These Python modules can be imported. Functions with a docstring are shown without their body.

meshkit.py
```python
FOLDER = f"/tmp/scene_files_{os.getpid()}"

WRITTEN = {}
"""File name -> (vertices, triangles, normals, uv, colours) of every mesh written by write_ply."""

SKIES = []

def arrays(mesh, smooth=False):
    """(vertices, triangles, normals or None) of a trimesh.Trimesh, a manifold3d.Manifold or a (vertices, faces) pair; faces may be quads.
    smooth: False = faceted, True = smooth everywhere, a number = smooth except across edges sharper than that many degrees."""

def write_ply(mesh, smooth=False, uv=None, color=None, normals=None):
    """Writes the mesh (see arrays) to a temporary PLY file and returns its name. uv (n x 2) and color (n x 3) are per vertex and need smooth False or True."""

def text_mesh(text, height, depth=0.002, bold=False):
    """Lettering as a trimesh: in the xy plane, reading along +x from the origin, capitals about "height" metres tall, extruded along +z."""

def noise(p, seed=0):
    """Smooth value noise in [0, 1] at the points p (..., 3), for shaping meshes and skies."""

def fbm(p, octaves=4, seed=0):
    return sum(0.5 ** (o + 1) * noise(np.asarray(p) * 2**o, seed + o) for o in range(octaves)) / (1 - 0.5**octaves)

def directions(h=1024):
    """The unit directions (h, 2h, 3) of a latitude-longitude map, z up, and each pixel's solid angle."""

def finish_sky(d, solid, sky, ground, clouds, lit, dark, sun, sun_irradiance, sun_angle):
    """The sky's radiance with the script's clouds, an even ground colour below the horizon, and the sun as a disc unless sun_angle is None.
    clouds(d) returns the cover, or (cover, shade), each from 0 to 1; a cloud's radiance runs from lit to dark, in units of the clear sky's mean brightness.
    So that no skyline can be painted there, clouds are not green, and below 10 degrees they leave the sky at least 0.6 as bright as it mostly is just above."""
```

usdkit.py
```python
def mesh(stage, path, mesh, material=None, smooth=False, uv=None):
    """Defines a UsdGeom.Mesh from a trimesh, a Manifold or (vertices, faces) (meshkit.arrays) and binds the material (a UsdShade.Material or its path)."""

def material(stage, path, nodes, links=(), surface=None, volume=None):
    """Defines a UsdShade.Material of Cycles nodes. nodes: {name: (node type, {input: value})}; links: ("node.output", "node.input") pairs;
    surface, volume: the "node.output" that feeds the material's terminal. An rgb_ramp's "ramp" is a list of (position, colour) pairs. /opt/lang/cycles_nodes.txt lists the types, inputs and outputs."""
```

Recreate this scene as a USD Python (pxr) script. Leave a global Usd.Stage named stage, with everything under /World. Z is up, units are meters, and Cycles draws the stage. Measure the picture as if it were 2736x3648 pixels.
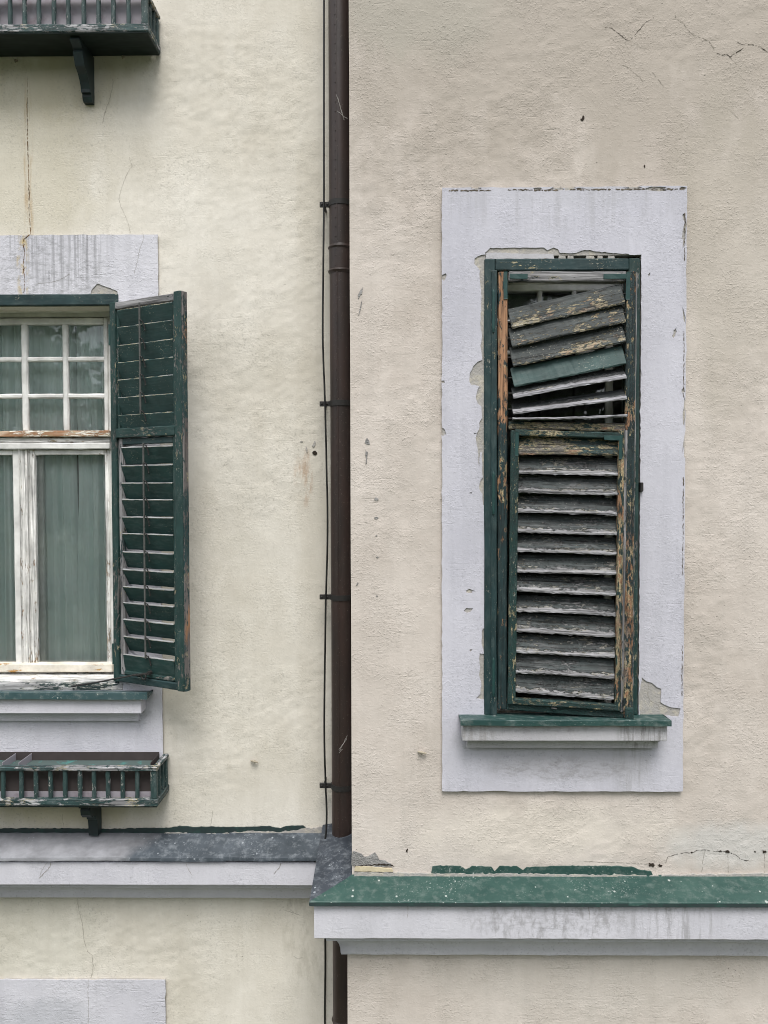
import math
import numpy as np
import trimesh
import shapely
from shapely.geometry import Polygon, box as sbox
from shapely.ops import unary_union
import usdkit
import meshkit
from pxr import Usd, UsdGeom, UsdLux, UsdShade, Gf, Sdf

stage = Usd.Stage.CreateInMemory()
UsdGeom.SetStageUpAxis(stage, UsdGeom.Tokens.z)
UsdGeom.SetStageMetersPerUnit(stage, 1.0)
UsdGeom.Xform.Define(stage, '/World')
UsdGeom.Scope.Define(stage, '/World/Looks')

# ------------------------------------------------------------------ camera, sky, sun, exposure
DIST, F, CZ = 3.456, 2850.0, 4.2
PITCH, YAW, ROLL = math.radians(-1.5), math.radians(0.6), math.radians(-0.15)
SUN_EL, SUN_AZ = math.radians(60), math.radians(174)      # azimuth = atan2(x, y) of the direction towards the sun
SKY_STRENGTH, SUN_INT, SUN_ANGLE, EXPOSURE = 0.095, 0.40, 28.0, 1.22


def rx(a): c, s = math.cos(a), math.sin(a); return np.array([[1, 0, 0], [0, c, -s], [0, s, c]])
def ry(a): c, s = math.cos(a), math.sin(a); return np.array([[c, 0, s], [0, 1, 0], [-s, 0, c]])
def rz(a): c, s = math.cos(a), math.sin(a); return np.array([[c, -s, 0], [s, c, 0], [0, 0, 1]])


EYE = np.array([0.0, -DIST, CZ])
CAMR = rz(YAW) @ rx(math.pi / 2 + PITCH) @ rz(ROLL)
cam = UsdGeom.Camera.Define(stage, '/World/camera')
M4 = np.eye(4); M4[:3, :3] = CAMR; M4[:3, 3] = EYE
cam.AddTransformOp().Set(Gf.Matrix4d(*M4.T.ravel().tolist()))
cam.CreateHorizontalApertureAttr(24.0)
cam.CreateVerticalApertureAttr(32.0)
cam.CreateFocalLengthAttr(F / 2736 * 24.0)
cam.CreateClippingRangeAttr(Gf.Vec2f(0.05, 2000))
cam.CreateExposureAttr(EXPOSURE)

usdkit.material(stage, '/World/Looks/overcast_sky', {
    's': ('sky_texture', {'sky_type': 'single_scattering', 'sun_disc': False, 'sun_elevation': SUN_EL, 'sun_rotation': SUN_AZ}),
    'tc': ('texture_coordinate', {}),
    'n': ('noise_texture', {'scale': 2.2, 'detail': 5.0, 'roughness': 0.55}),
    'r': ('rgb_ramp', {'ramp': [(0.3, (5.6, 5.7, 6.0)), (0.7, (8.4, 8.4, 8.5))]}),
    'm': ('mix', {'fac': 0.86}),
    'b': ('background_shader', {'strength': SKY_STRENGTH})},
    [('tc.generated', 'n.vector'), ('n.fac', 'r.fac'), ('s.color', 'm.color1'), ('r.color', 'm.color2'), ('m.color', 'b.color')], surface='b.background')
dome = UsdLux.DomeLight.Define(stage, '/World/sky')
UsdShade.MaterialBindingAPI.Apply(dome.GetPrim()).Bind(UsdShade.Material.Get(stage, '/World/Looks/overcast_sky'))
dome.GetPrim().SetCustomDataByKey('kind', 'structure')
sun = UsdLux.DistantLight.Define(stage, '/World/sun')
sun.CreateNormalizeAttr(True); sun.CreateIntensityAttr(SUN_INT); sun.CreateAngleAttr(SUN_ANGLE)
sun.CreateColorAttr(Gf.Vec3f(1.0, 0.97, 0.93))
sd = np.array([math.sin(SUN_AZ) * math.cos(SUN_EL), math.cos(SUN_AZ) * math.cos(SUN_EL), math.sin(SUN_EL)])
xa = np.cross([0, 0, 1.0], sd); xa /= np.linalg.norm(xa); ya = np.cross(sd, xa)
S4 = np.eye(4); S4[:3, :3] = np.stack([xa, ya, sd], 1)
sun.AddTransformOp().Set(Gf.Matrix4d(*S4.T.ravel().tolist()))

# ------------------------------------------------------------------ helpers: pixels of the photograph (2736 x 3648) -> points on a plane


def ray(px, py):
    return CAMR @ np.array([(px - 1368.0) / F, (1824.0 - py) / F, -1.0])


def P(px, py, Y):
    d = ray(px, py)
    t = (Y - EYE[1]) / d[1]
    return EYE + d * t


def X(px, py, Y): return P(px, py, Y)[0]
def Z(px, py, Y): return P(px, py, Y)[2]


def onplane(px, py, o, n):
    d = ray(px, py)
    t = np.dot(np.asarray(o) - EYE, n) / np.dot(d, n)
    return EYE + d * t


# ------------------------------------------------------------------ helpers: prims
_used, _loc = {}, {}


def numbered(parent, name):
    k = _used.get((parent, name), 0)
    _used[(parent, name)] = k + 1
    return f'{parent}/{name}' if k == 0 else f'{parent}/{name}_{k:03d}'


def tag(prim, label=None, cat=None, group=None, kind=None):
    for k, v in (('label', label), ('category', cat), ('group', group), ('kind', kind)):
        if v:
            prim.SetCustomDataByKey(k, v)
    return prim


def thing(name, label, cat, loc=(0, 0, 0), group=None, kind=None):
    path = numbered('/World', name)
    x = UsdGeom.Xform.Define(stage, path)
    x.AddTranslateOp().Set(Gf.Vec3d(*map(float, loc)))
    _loc[path] = np.asarray(loc, float)
    return tag(x.GetPrim(), label, cat, group, kind)


_world = {}   # path -> 4x4 world matrix


def obj(name, mesh, mat, parent=None, xf=None, smooth=False, label=None, cat=None, group=None, kind=None):
    """one Mesh prim. The mesh is in world space, or in its own space if a world matrix xf is given"""
    pp = parent.GetPath().pathString if parent is not None else '/World'
    path = numbered(pp, name)
    if pp in _world:
        up = _world[pp]
    elif pp in _loc:
        up = np.eye(4); up[:3, 3] = _loc[pp]
    else:
        up = np.eye(4)
    w = np.eye(4) if xf is None else np.asarray(xf, float)
    local = np.linalg.inv(up) @ w
    m = usdkit.mesh(stage, path, mesh, f'/World/Looks/{mat}', smooth=smooth)
    if not np.allclose(local, np.eye(4)):
        m.AddTransformOp().Set(Gf.Matrix4d(*local.T.ravel().tolist()))
    _world[path] = w
    return tag(m.GetPrim(), label, cat, group, kind)


# ------------------------------------------------------------------ helpers: meshes
cat_ = trimesh.util.concatenate


def tm(v, f): return trimesh.Trimesh(np.asarray(v, float), np.asarray(f, int), process=False)


def rb(x0, x1, y0, y1, z0, z1, c=0.003):
    """chamfered box"""
    x0, x1 = sorted((x0, x1)); y0, y1 = sorted((y0, y1)); z0, z1 = sorted((z0, z1))
    c = min(c, (x1 - x0) * .45, (y1 - y0) * .45, (z1 - z0) * .45)
    pts = []
    for sx in (0, 1):
        for sy in (0, 1):
            for sz in (0, 1):
                p = np.array([(x0, x1)[sx], (y0, y1)[sy], (z0, z1)[sz]], float)
                d = np.array([1 - 2 * sx, 1 - 2 * sy, 1 - 2 * sz]) * c
                for k in range(3):
                    q = p + d; q[k] = p[k]; pts.append(q)
    return trimesh.Trimesh(pts).convex_hull


def board(L, W, T, seed=0, amp=0.0007, nx=10, c=0.004, bow=0.0):
    """worn board in its own space: length along x (0..L), width along y, thickness along z, centred in y and z"""
    rng = np.random.RandomState(seed)
    c = min(c, W * .3, T * .4)
    h, t = W / 2, T / 2
    sec = np.array([(-h + c, -t), (h - c, -t), (h, -t + c), (h, t - c), (h - c, t), (-h + c, t), (-h, t - c), (-h, -t + c)])
    xs = np.concatenate([[0, min(.003, L * .1)], np.linspace(0, L, nx + 2)[1:-1], [L - min(.003, L * .1), L]])
    v = []
    off = rng.normal(0, amp, (len(xs), 8, 2))
    for i, x in enumerate(xs):
        s = 0.93 if i in (0, len(xs) - 1) else 1.0
        b = bow * math.sin(math.pi * x / L)
        for k, (y, z) in enumerate(sec):
            v.append((x, y * s + off[i, k, 0], z * s + off[i, k, 1] * .6 + b))
    f = []
    n = len(xs)
    for i in range(n - 1):
        for k in range(8):
            a, b2 = i * 8 + k, i * 8 + (k + 1) % 8
            f += [(a, a + 8, b2 + 8), (a, b2 + 8, b2)]
    for k in range(1, 7):
        f.append((0, k, k + 1)); e = (n - 1) * 8; f.append((e, e + k + 1, e + k))
    m = tm(v, f)
    m.fix_normals()
    return m


def frame(o, ex, ey):
    """world matrix from origin and two directions"""
    ex = np.asarray(ex, float); ex = ex / np.linalg.norm(ex)
    ey = np.asarray(ey, float); ey = ey - ex * np.dot(ex, ey); ey /= np.linalg.norm(ey)
    m = np.eye(4); m[:3, 0], m[:3, 1], m[:3, 2], m[:3, 3] = ex, ey, np.cross(ex, ey), o
    return m


def plank(a, b, width_dir, W, T, **k):
    """board from point a to point b (centre line) -> mesh, matrix"""
    a, b = np.asarray(a, float), np.asarray(b, float)
    return board(np.linalg.norm(b - a), W, T, **k), frame(a, b - a, width_dir)


def tube(points, r, sides=8, caps=True):
    p = np.asarray(points, float)
    t = np.gradient(p, axis=0); t /= np.linalg.norm(t, axis=1, keepdims=True)
    ref = np.array([0, 1.0, 0]) if abs(t[0][1]) < .9 else np.array([1.0, 0, 0])
    a = np.cross(t, ref); a /= np.linalg.norm(a, axis=1, keepdims=True)
    b = np.cross(t, a)
    ang = np.arange(sides) * 2 * np.pi / sides
    rr = np.broadcast_to(r, (len(p),))
    v = p[:, None] + rr[:, None, None] * (np.cos(ang)[None, :, None] * a[:, None] + np.sin(ang)[None, :, None] * b[:, None])
    f = []
    for i in range(len(p) - 1):
        for j in range(sides):
            q = [i * sides + j, i * sides + (j + 1) % sides, (i + 1) * sides + (j + 1) % sides, (i + 1) * sides + j]
            f += [(q[0], q[1], q[2]), (q[0], q[2], q[3])]
    if caps:
        e = (len(p) - 1) * sides
        for j in range(1, sides - 1):
            f.append((0, j + 1, j)); f.append((e, e + j, e + j + 1))
    m = tm(v.reshape(-1, 3), f); m.fix_normals(); return m


def lathe(prof, cx, cy, sides=32):
    """prof: (radius, z) list around the vertical axis at cx, cy"""
    ang = np.arange(sides) * 2 * np.pi / sides
    v, f = [], []
    for r, z in prof:
        for a in ang:
            v.append((cx + r * math.cos(a), cy + r * math.sin(a), z))
    for i in range(len(prof) - 1):
        for j in range(sides):
            q = [i * sides + j, i * sides + (j + 1) % sides, (i + 1) * sides + (j + 1) % sides, (i + 1) * sides + j]
            f += [(q[0], q[1], q[2]), (q[0], q[2], q[3])]
    m = tm(v, f); m.fix_normals(); return m


def plate(poly, yf, yb):
    """polygon in (x, z) extruded from front y=yf back to y=yb"""
    out = []
    for g in getattr(poly, 'geoms', [poly]):
        if g.is_empty or g.area < 1e-8: continue
        m = trimesh.creation.extrude_polygon(g, abs(yb - yf), engine='earcut')
        v = np.array(m.vertices)
        m = tm(np.stack([v[:, 0], yb - v[:, 2], v[:, 1]], 1), m.faces)
        out.append(m)
    m = cat_(out)
    return m


def extrude_x(prof, x0, x1, seed=None, nx=1, amp=0.0):
    """closed profile [(y, z)] extruded along x with optional wobble"""
    xs = np.linspace(x0, x1, nx + 1)
    n = len(prof); v, f = [], []
    rng = np.random.RandomState(seed or 0)
    for x in xs:
        w = rng.normal(0, amp, (n, 2)) if amp else np.zeros((n, 2))
        for k, (y, z) in enumerate(prof): v.append((x, y + w[k, 0], z + w[k, 1]))
    for i in range(nx):
        for k in range(n):
            a, b = i * n + k, i * n + (k + 1) % n
            f += [(a, b, b + n), (a, b + n, a + n)]
    cap = trimesh.creation.triangulate_polygon(Polygon(prof), engine='earcut')
    cv, cf = cap
    idx = [int(np.argmin([(p[0] - q[0]) ** 2 + (p[1] - q[1]) ** 2 for q in prof])) for p in cv]
    for t in cf:
        t = [idx[k] for k in t]
        f.append((t[0], t[1], t[2])); f.append((nx * n + t[2], nx * n + t[1], nx * n + t[0]))
    m = tm(v, f); m.fix_normals(); return m


def ragged(pts, amp, step, seed, closed=True):
    """polygon outline with a torn edge"""
    rng = np.random.RandomState(seed)
    p = np.asarray(pts, float); out = []
    n = len(p)
    for i in range(n if closed else n - 1):
        a, b = p[i], p[(i + 1) % n]
        k = max(1, int(np.linalg.norm(b - a) / step))
        for j in range(k):
            q = a + (b - a) * j / k
            out.append(q + rng.normal(0, amp, 2) * (0.6 if j == 0 else 1.0))
    if not closed: out.append(p[-1])
    return np.array(out)


def rpoly(pts, amp=0.0015, step=0.012, seed=0):
    g = Polygon(ragged(pts, amp, step, seed))
    return g if g.is_valid else g.buffer(0)


def pxpoly(pts, Y, amp=0.0015, step=0.012, seed=0):
    return rpoly([P(x, y, Y)[[0, 2]] for x, y in pts], amp, step, seed)


def blob(cx, cy, w, h, Y, seed):
    r = np.random.RandomState(seed + 900); n = r.randint(9, 14)
    th = np.sort(np.linspace(0, 2 * math.pi, n, endpoint=False) + r.uniform(-.2, .2, n)); k = r.uniform(.45, 1.25, n); sk = r.uniform(-.4, .4)
    g_ = Polygon([P(cx + w * .5 * q * math.cos(a) + sk * h * .5 * q * math.sin(a), cy + h * .5 * q * math.sin(a), Y)[[0, 2]] for a, q in zip(th, k)])
    return g_ if g_.is_valid else g_.buffer(0)


def wall_disp(x, z, seed, amp):
    q = np.stack([x * 3, z * 3, 0 * x], -1)
    q2 = np.stack([x * 11, z * 16, 0 * x], -1)
    q3 = np.stack([x * 34, z * 44, 0 * x + 5], -1)
    msk = np.clip((meshkit.fbm(np.stack([x * 1.6, z * 1.6, 0 * x + 9], -1), 2, seed + 7) - .42) * 5, 0.12, 1)
    return amp * ((meshkit.fbm(q, 3, seed) - .5) * 2.2 + (meshkit.fbm(q2, 3, seed + 3) - .5) * 0.9 * (.4 + msk) + (meshkit.fbm(q3, 2, seed + 5) - .5) * 1.0 * msk)


def wall_skin(x0, x1, z0, z1, Y, hole, back, seed, amp=0.003, step=0.0105):
    """front of a plastered wall as an uneven grid with a window opening; its edges run back by `back`"""
    def cuts(a, b, ins):
        c = [a] + sorted(v for v in ins if a < v < b) + [b]
        r = [np.linspace(p, q, max(2, int((q - p) / step) + 1))[:-1] for p, q in zip(c[:-1], c[1:])]
        return np.concatenate(r + [[b]])
    xs = cuts(x0, x1, hole[:2] if hole else []); zs = cuts(z0, z1, hole[2:] if hole else [])
    gx, gz = np.meshgrid(xs, zs, indexing='ij')
    d = wall_disp(gx, gz, seed, amp)
    v = np.stack([gx, Y - d, gz], -1).reshape(-1, 3)
    nx, nz = len(xs), len(zs)
    i, j = np.meshgrid(np.arange(nx - 1), np.arange(nz - 1), indexing='ij')
    if hole:
        xc, zc = (xs[:-1] + xs[1:]) / 2, (zs[:-1] + zs[1:]) / 2
        keep = ~((xc[i] > hole[0]) & (xc[i] < hole[1]) & (zc[j] > hole[2]) & (zc[j] < hole[3]))
        i, j = i[keep], j[keep]
    i, j = i.ravel(), j.ravel()
    a, b, c, e = i * nz + j, (i + 1) * nz + j, (i + 1) * nz + j + 1, i * nz + j + 1
    f = np.concatenate([np.stack([a, b, c], 1), np.stack([a, c, e], 1)])
    ed = np.concatenate([f[:, [0, 1]], f[:, [1, 2]], f[:, [2, 0]]])
    key = np.sort(ed, 1); _, inv, cnt = np.unique(key, axis=0, return_inverse=True, return_counts=True)
    bd = ed[cnt[inv.ravel()] == 1]
    n0 = len(v)
    ids = np.unique(bd); m = {k: n0 + q for q, k in enumerate(ids)}
    v2 = v[ids].copy(); v2[:, 1] = Y + back
    f2 = []
    for p, q in bd: f2 += [(q, p, m[p]), (q, m[p], m[q])]
    return tm(np.vstack([v, v2]), np.vstack([f, f2]))


def ribbon(pts, widths, Y, seed, jit=0.0012, disp=None, lift=0.0014, gap=0.0, step=0.006):
    """thin crack lying on a wall, as a strip of uneven width; pts in pixels of the photograph"""
    rng = np.random.RandomState(seed)
    w3 = np.array([P(x, y, Y)[[0, 2]] for x, y in pts])
    if np.ndim(widths) == 0: widths = [widths] * len(pts)
    P_, W_ = [], []
    for a, b, wa, wb in zip(w3[:-1], w3[1:], widths[:-1], widths[1:]):
        k = max(1, int(np.linalg.norm(b - a) / step))
        for j in range(k):
            P_.append(a + (b - a) * j / k + rng.normal(0, jit, 2)); W_.append((wa + (wb - wa) * j / k) * rng.uniform(.35, 1.4))
    P_.append(w3[-1]); W_.append(widths[-1] * .3)
    P_, W_ = np.array(P_), np.array(W_)
    t = np.gradient(P_, axis=0); t /= np.linalg.norm(t, axis=1, keepdims=True) + 1e-9
    nrm = np.stack([-t[:, 1], t[:, 0]], 1)
    A, B = P_ + nrm * W_[:, None] / 2, P_ - nrm * W_[:, None] / 2
    def up(q):
        d = wall_disp(q[:, 0], q[:, 1], *disp) if disp else 0
        return np.stack([q[:, 0], np.full(len(q), Y) - d - lift, q[:, 1]], 1)
    v = np.vstack([up(A), up(B)]); n = len(P_); f = []
    for i in range(n - 1):
        if gap and rng.uniform() < gap: continue
        f += [(i, i + 1, n + i + 1), (i, n + i + 1, n + i)]
    return tm(v, f)


# ------------------------------------------------------------------ helpers: materials
class G:
    def __init__(s, name):
        s.name, s.nodes, s.links, s.refs = name, {}, [], set()

    def __call__(s, kind, out, **inp):
        k = f'n{len(s.nodes)}'
        vals = {}
        for a, b in inp.items():
            if isinstance(b, str) and b in s.refs: s.links.append((b, f'{k}.{a}'))
            else: vals[a] = b
        s.nodes[k] = (kind, vals)
        r = f'{k}.{out}'
        s.refs.add(r)
        s.last = k
        return r

    def out(s, ref, k=None):
        r = f'{k or s.last}.{ref}'; s.refs.add(r); return r

    def done(s, surface):
        usdkit.material(stage, f'/World/Looks/{s.name}', s.nodes, s.links, surface=surface)

    # short cuts
    def pos(s): return s('geometry', 'position')
    def map(s, v, scale=(1, 1, 1), loc=(0, 0, 0)): return s('mapping', 'vector', vector=v, scale=scale, location=loc)
    def noise(s, v, scale, detail=4.0, rough=0.55, dist=0.0): return s('noise_texture', 'fac', vector=v, scale=scale, detail=detail, roughness=rough, distortion=dist)
    def rng(s, v, a, b, c=0.0, d=1.0): return s('map_range', 'result', value=v, from_min=a, from_max=b, to_min=c, to_max=d, clamp=True)
    def mul(s, a, b): return s('math', 'value', math_type='multiply', value1=a, value2=b)
    def add(s, a, b): return s('math', 'value', math_type='add', value1=a, value2=b)
    def mix(s, f, a, b, t='mix'): return s('mix', 'color', mix_type=t, fac=f, color1=a, color2=b)
    def ramp(s, f, stops): return s('rgb_ramp', 'color', fac=f, ramp=stops)
    def bump(s, h, strength, dist, normal=None):
        k = dict(height=h, strength=strength, distance=dist)
        if normal: k['normal'] = normal
        return s('bump', 'normal', **k)
    def spot(s, p, cx, cz, sx, sz):
        """1 at the centre of an ellipse on the wall, 0 outside it"""
        v = s.map(p, (1 / sx, 0, 1 / sz), (-cx / sx, 0, -cz / sz))
        return s('gradient_texture', 'fac', gradient_type='spherical', vector=v)
    def bsdf(s, **k): return s('principled_bsdf', 'BSDF', **k)


def plaster(name, base, light, dark, dirt=(), bump=1.0, relief=True, streak=0.25, pits=1.0, grey=(0.30, 0.29, 0.26), bevel=0.0, stains=()):
    """dirt: (cx, cz, sx, sz, amount, colour), real grime and painted shade; stains take the same fields but broken up finely"""
    g = G(name); p = g.pos()
    big = g.noise(p, 1.3, 5.0, 0.6)
    col = g.mix(g.rng(big, .36, .64), dark, light)
    cl = g.noise(g.map(p, (1.6, 1.6, .6)), 3.4, 6.0, .72, .4)
    col = g.mix(g.mul(g.rng(cl, .5, .70), .22), col, grey)
    col = g.mix(g.mul(g.rng(cl, .50, .36), .4), col, tuple(1.06 * x for x in light))
    mid = g.noise(p, 6.5, 5.0, 0.62)
    col = g.mix(g.mul(g.rng(mid, .48, .72), .55), col, base)
    sv = g.map(p, (9, 9, .55))
    st = g.noise(sv, 1.6, 5.0, .62)
    col = g.mix(g.mul(g.rng(st, .52, .78), streak), col, grey)
    fine = g.noise(p, 55.0, 4.0, .68)
    col = g.mix(g.rng(fine, .35, .7, 0.0, .22), col, dark)
    if dirt: n = g.noise(g.map(p, (1.0, 1.0, .45)), 6.0, 6.0, .68)
    for (cx, cz, sx, sz, am, c) in dirt:
        w = g.spot(p, cx, cz, sx, sz)
        m = g.rng(g.add(w, g.mul(g.mul(g.add(n, -0.5), 1.5), g.rng(w, 0.0, .25))), .05, .55)
        col = g.mix(g.mul(m, am), col, c)
    for (cx, cz, sx, sz, am, c, sc) in stains:
        w = g.rng(g.spot(p, cx, cz, sx, sz), 0, .35)
        n = g.noise(g.map(p, sc), 1.0, 6.0, .7)
        col = g.mix(g.mul(g.mul(w, g.rng(n, .47, .62)), am), col, c)
    # small dark pits
    vo = g('voronoi_texture', 'distance', vector=p, scale=26.0, randomness=1.0)
    pn = g.noise(p, 4.0, 3.0)
    pit = g.mul(g.rng(vo, .045, .09, 1.0, 0.0), g.rng(pn, .54, .62))
    pit = g.mul(pit, pits)
    col = g.mix(g.mul(pit, .6), col, tuple(.32 * x for x in dark))
    # relief: brushed plaster, finer grit
    h1 = g.noise(g.map(p, (1, 1, 1.6)), 38.0, 5.0, .66, .3)
    grit = g.noise(p, 95.0, 3.0, .6)
    ms = g.rng(g.noise(p, 3.7, 4.0, .65), .42, .60, .25, 1.0)
    scr = g.noise(g.map(p, (9, 9, 75)), 1.0, 3.0, .6, .5)
    hh = g.add(g.mul(h1, ms), g.mul(g.mul(g.rng(grit, .54, .70), ms), .55))
    hh = g.add(hh, g.mul(g.rng(scr, .60, .72), g.mul(ms, -.35)))
    col = g.mix(g.mul(g.mul(g.rng(grit, .44, .30), ms), .5), col, tuple(.5 * x for x in dark))
    hh = g.add(hh, g.mul(pit, -.6))
    k = dict(strength=.8 * bump, dist=.0046)
    nrm = g.bump(hh, k['strength'], k['dist'], g('bevel', 'bevel', radius=bevel, samples=2) if bevel else None)
    b = g.bsdf(base_color=col, roughness=.93, specular_ior_level=.2, normal=nrm)
    g.done(b)


def wood(name, paint=(.012, .05, .042), cover=.7, dark=(.045, .04, .037), light=(.30, .29, .28), cream=.4, orange=0.0, edge=None, silver=(.46, .46, .47),
         rough=.62, dust=.25, speck=.5, bump=1.0, creamcol=(.44, .38, .23), flake=24.0, dustcol=(.10, .13, .125), alligator=0.0, split=0.0, zone=None):
    """weathered board whose length runs along its own x: bare grain under flaking paint.
    edge=(y0, y1, amount): paint wears off towards y1 of the board's width"""
    g = G(name)
    c0 = g('texture_coordinate', 'object')
    r = g('object_info', 'random')
    off = g('combine_xyz', 'vector', x=g.mul(r, 37.0), y=g.mul(r, 11.3), z=g.mul(r, 5.7))
    c = g('mix', 'color', mix_type='add', fac=1.0, color1=c0, color2=off)
    gr = g.noise(g.map(c, (3.5, 90, 90)), 1.0, 5.0, .62, .6)
    gb = g.noise(g.map(c, (2, 12, 12)), 1.0, 2.0)
    wcol = g.ramp(g.add(g.mul(gr, .75), g.mul(gb, .35)), [(.36, dark), (.5, tuple((a + b) / 2 for a, b in zip(dark, light))), (.68, light)])
    if orange:
        on = g.noise(g.map(c, (3, 14, 14)), 1.0, 4.0, .6)
        ocol = g.mix(gr, (.20, .10, .05), (.38, .22, .13))
        wcol = g.mix(g.rng(on, .62 - .35 * orange, .70 - .35 * orange), wcol, ocol)
    pn = g.noise(g.map(c, (1, 3.4, 3.4)), flake, 6.0, .72, .3)
    pl = g.noise(g.map(c, (1, 1.6, 1.6)), 4.0, 3.0)
    q = g.add(g.mul(pn, .7), g.mul(pl, .45))
    if edge:
        y = g('separate_xyz', 'y', vector=c0)
        e = g.rng(y, edge[0], edge[1])
        q = g.add(q, g.mul(e, -edge[2]))
        wcol = g.mix(g.mul(g.mul(e, .85), g.rng(g.noise(g.map(c, (1, 2.5, 2.5)), 9.0, 4.0, .7), .36, .58, .25, 1.0)), wcol, g.mix(gr, tuple(.35 * x for x in silver), silver))
    if zone:
        q = g.add(q, g.mul(g.rng(g('separate_xyz', 'x', vector=c0), zone[0], zone[1]), -zone[2]))
    t = .575 + (.5 - cover) * .36
    m = g.rng(q, t - .012, t + .012)
    m2 = g.mul(g.rng(q, t - .035 - .03 * cream, t - .02 - .03 * cream), g.rng(g.noise(g.map(c, (1, 1.5, 1.5)), 9.0, 4.0), .57 - .25 * cream, .63 - .25 * cream))
    sp = g.noise(g.map(c, (1, 2.0, 2.0)), 85.0, 3.0, .6)
    sz = g.rng(g.noise(c, 6.0, 3.0), .5, .62)
    spk = g.mul(g.mul(g.rng(sp, .635, .66), sz), speck)
    pv = g.noise(c, 9.0, 5.0, .6)
    pcol = g.mix(g.rng(pv, .35, .75), tuple(x * .75 for x in paint), tuple(x * 1.35 for x in paint))
    pcol = g.mix(g.mul(g.rng(g.noise(g.map(c, (1, 3, 3)), 14.0, 6.0, .7), .48, .72), dust), pcol, dustcol)
    ccol = g.mix(gr, tuple(x * .6 for x in creamcol), tuple(min(1, x * 1.25) for x in creamcol))
    h = g.add(g.mul(m, .7), g.mul(gr, .55))
    if alligator:
        vo = g('voronoi_texture', 'distance', vector=g.map(c, (1, 1.9, 1.9)), scale=75.0, feature='distance_to_edge')
        cr = g.rng(vo, .02, .09)
        h = g.add(h, g.mul(cr, .4))
    col = g.mix(m2, wcol, ccol)
    col = g.mix(m, col, pcol)
    col = g.mix(spk, col, g.mix(pv, creamcol, (.55, .55, .52)))
    if split:
        g2 = g.noise(g.map(c, (5, 150, 150)), 1.0, 3.0, .65)
        col = g.mix(.85, col, g.ramp(g2, [(.36, (.35, .35, .35)), (.5, (.95, .95, .95)), (.66, (1.5, 1.5, 1.5))]), 'multiply')
        h = g.add(h, g.mul(g2, .6))
    if alligator: col = g.mix(g.mul(g.add(1.0, g.mul(cr, -1.0)), alligator), col, (.012, .012, .012))
    if split:
        sl = g.rng(g.noise(g.map(c, (1.4, 60, 60)), 1.6, 3.0, .55, .8), .40, .33)
        sl = g.mul(sl, g.rng(g.noise(g.map(c, (1, 5, 5)), 5.0, 3.0), .42, .55))
        col = g.mix(g.mul(sl, split), col, (.015, .014, .014))
        h = g.add(h, g.mul(sl, -.6))
    n = g.bump(h, .9 * bump, .0022)
    b = g.bsdf(base_color=col, roughness=g.add(g.mul(m, rough - .85), .85), specular_ior_level=.35, normal=n)
    g.done(b)


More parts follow.
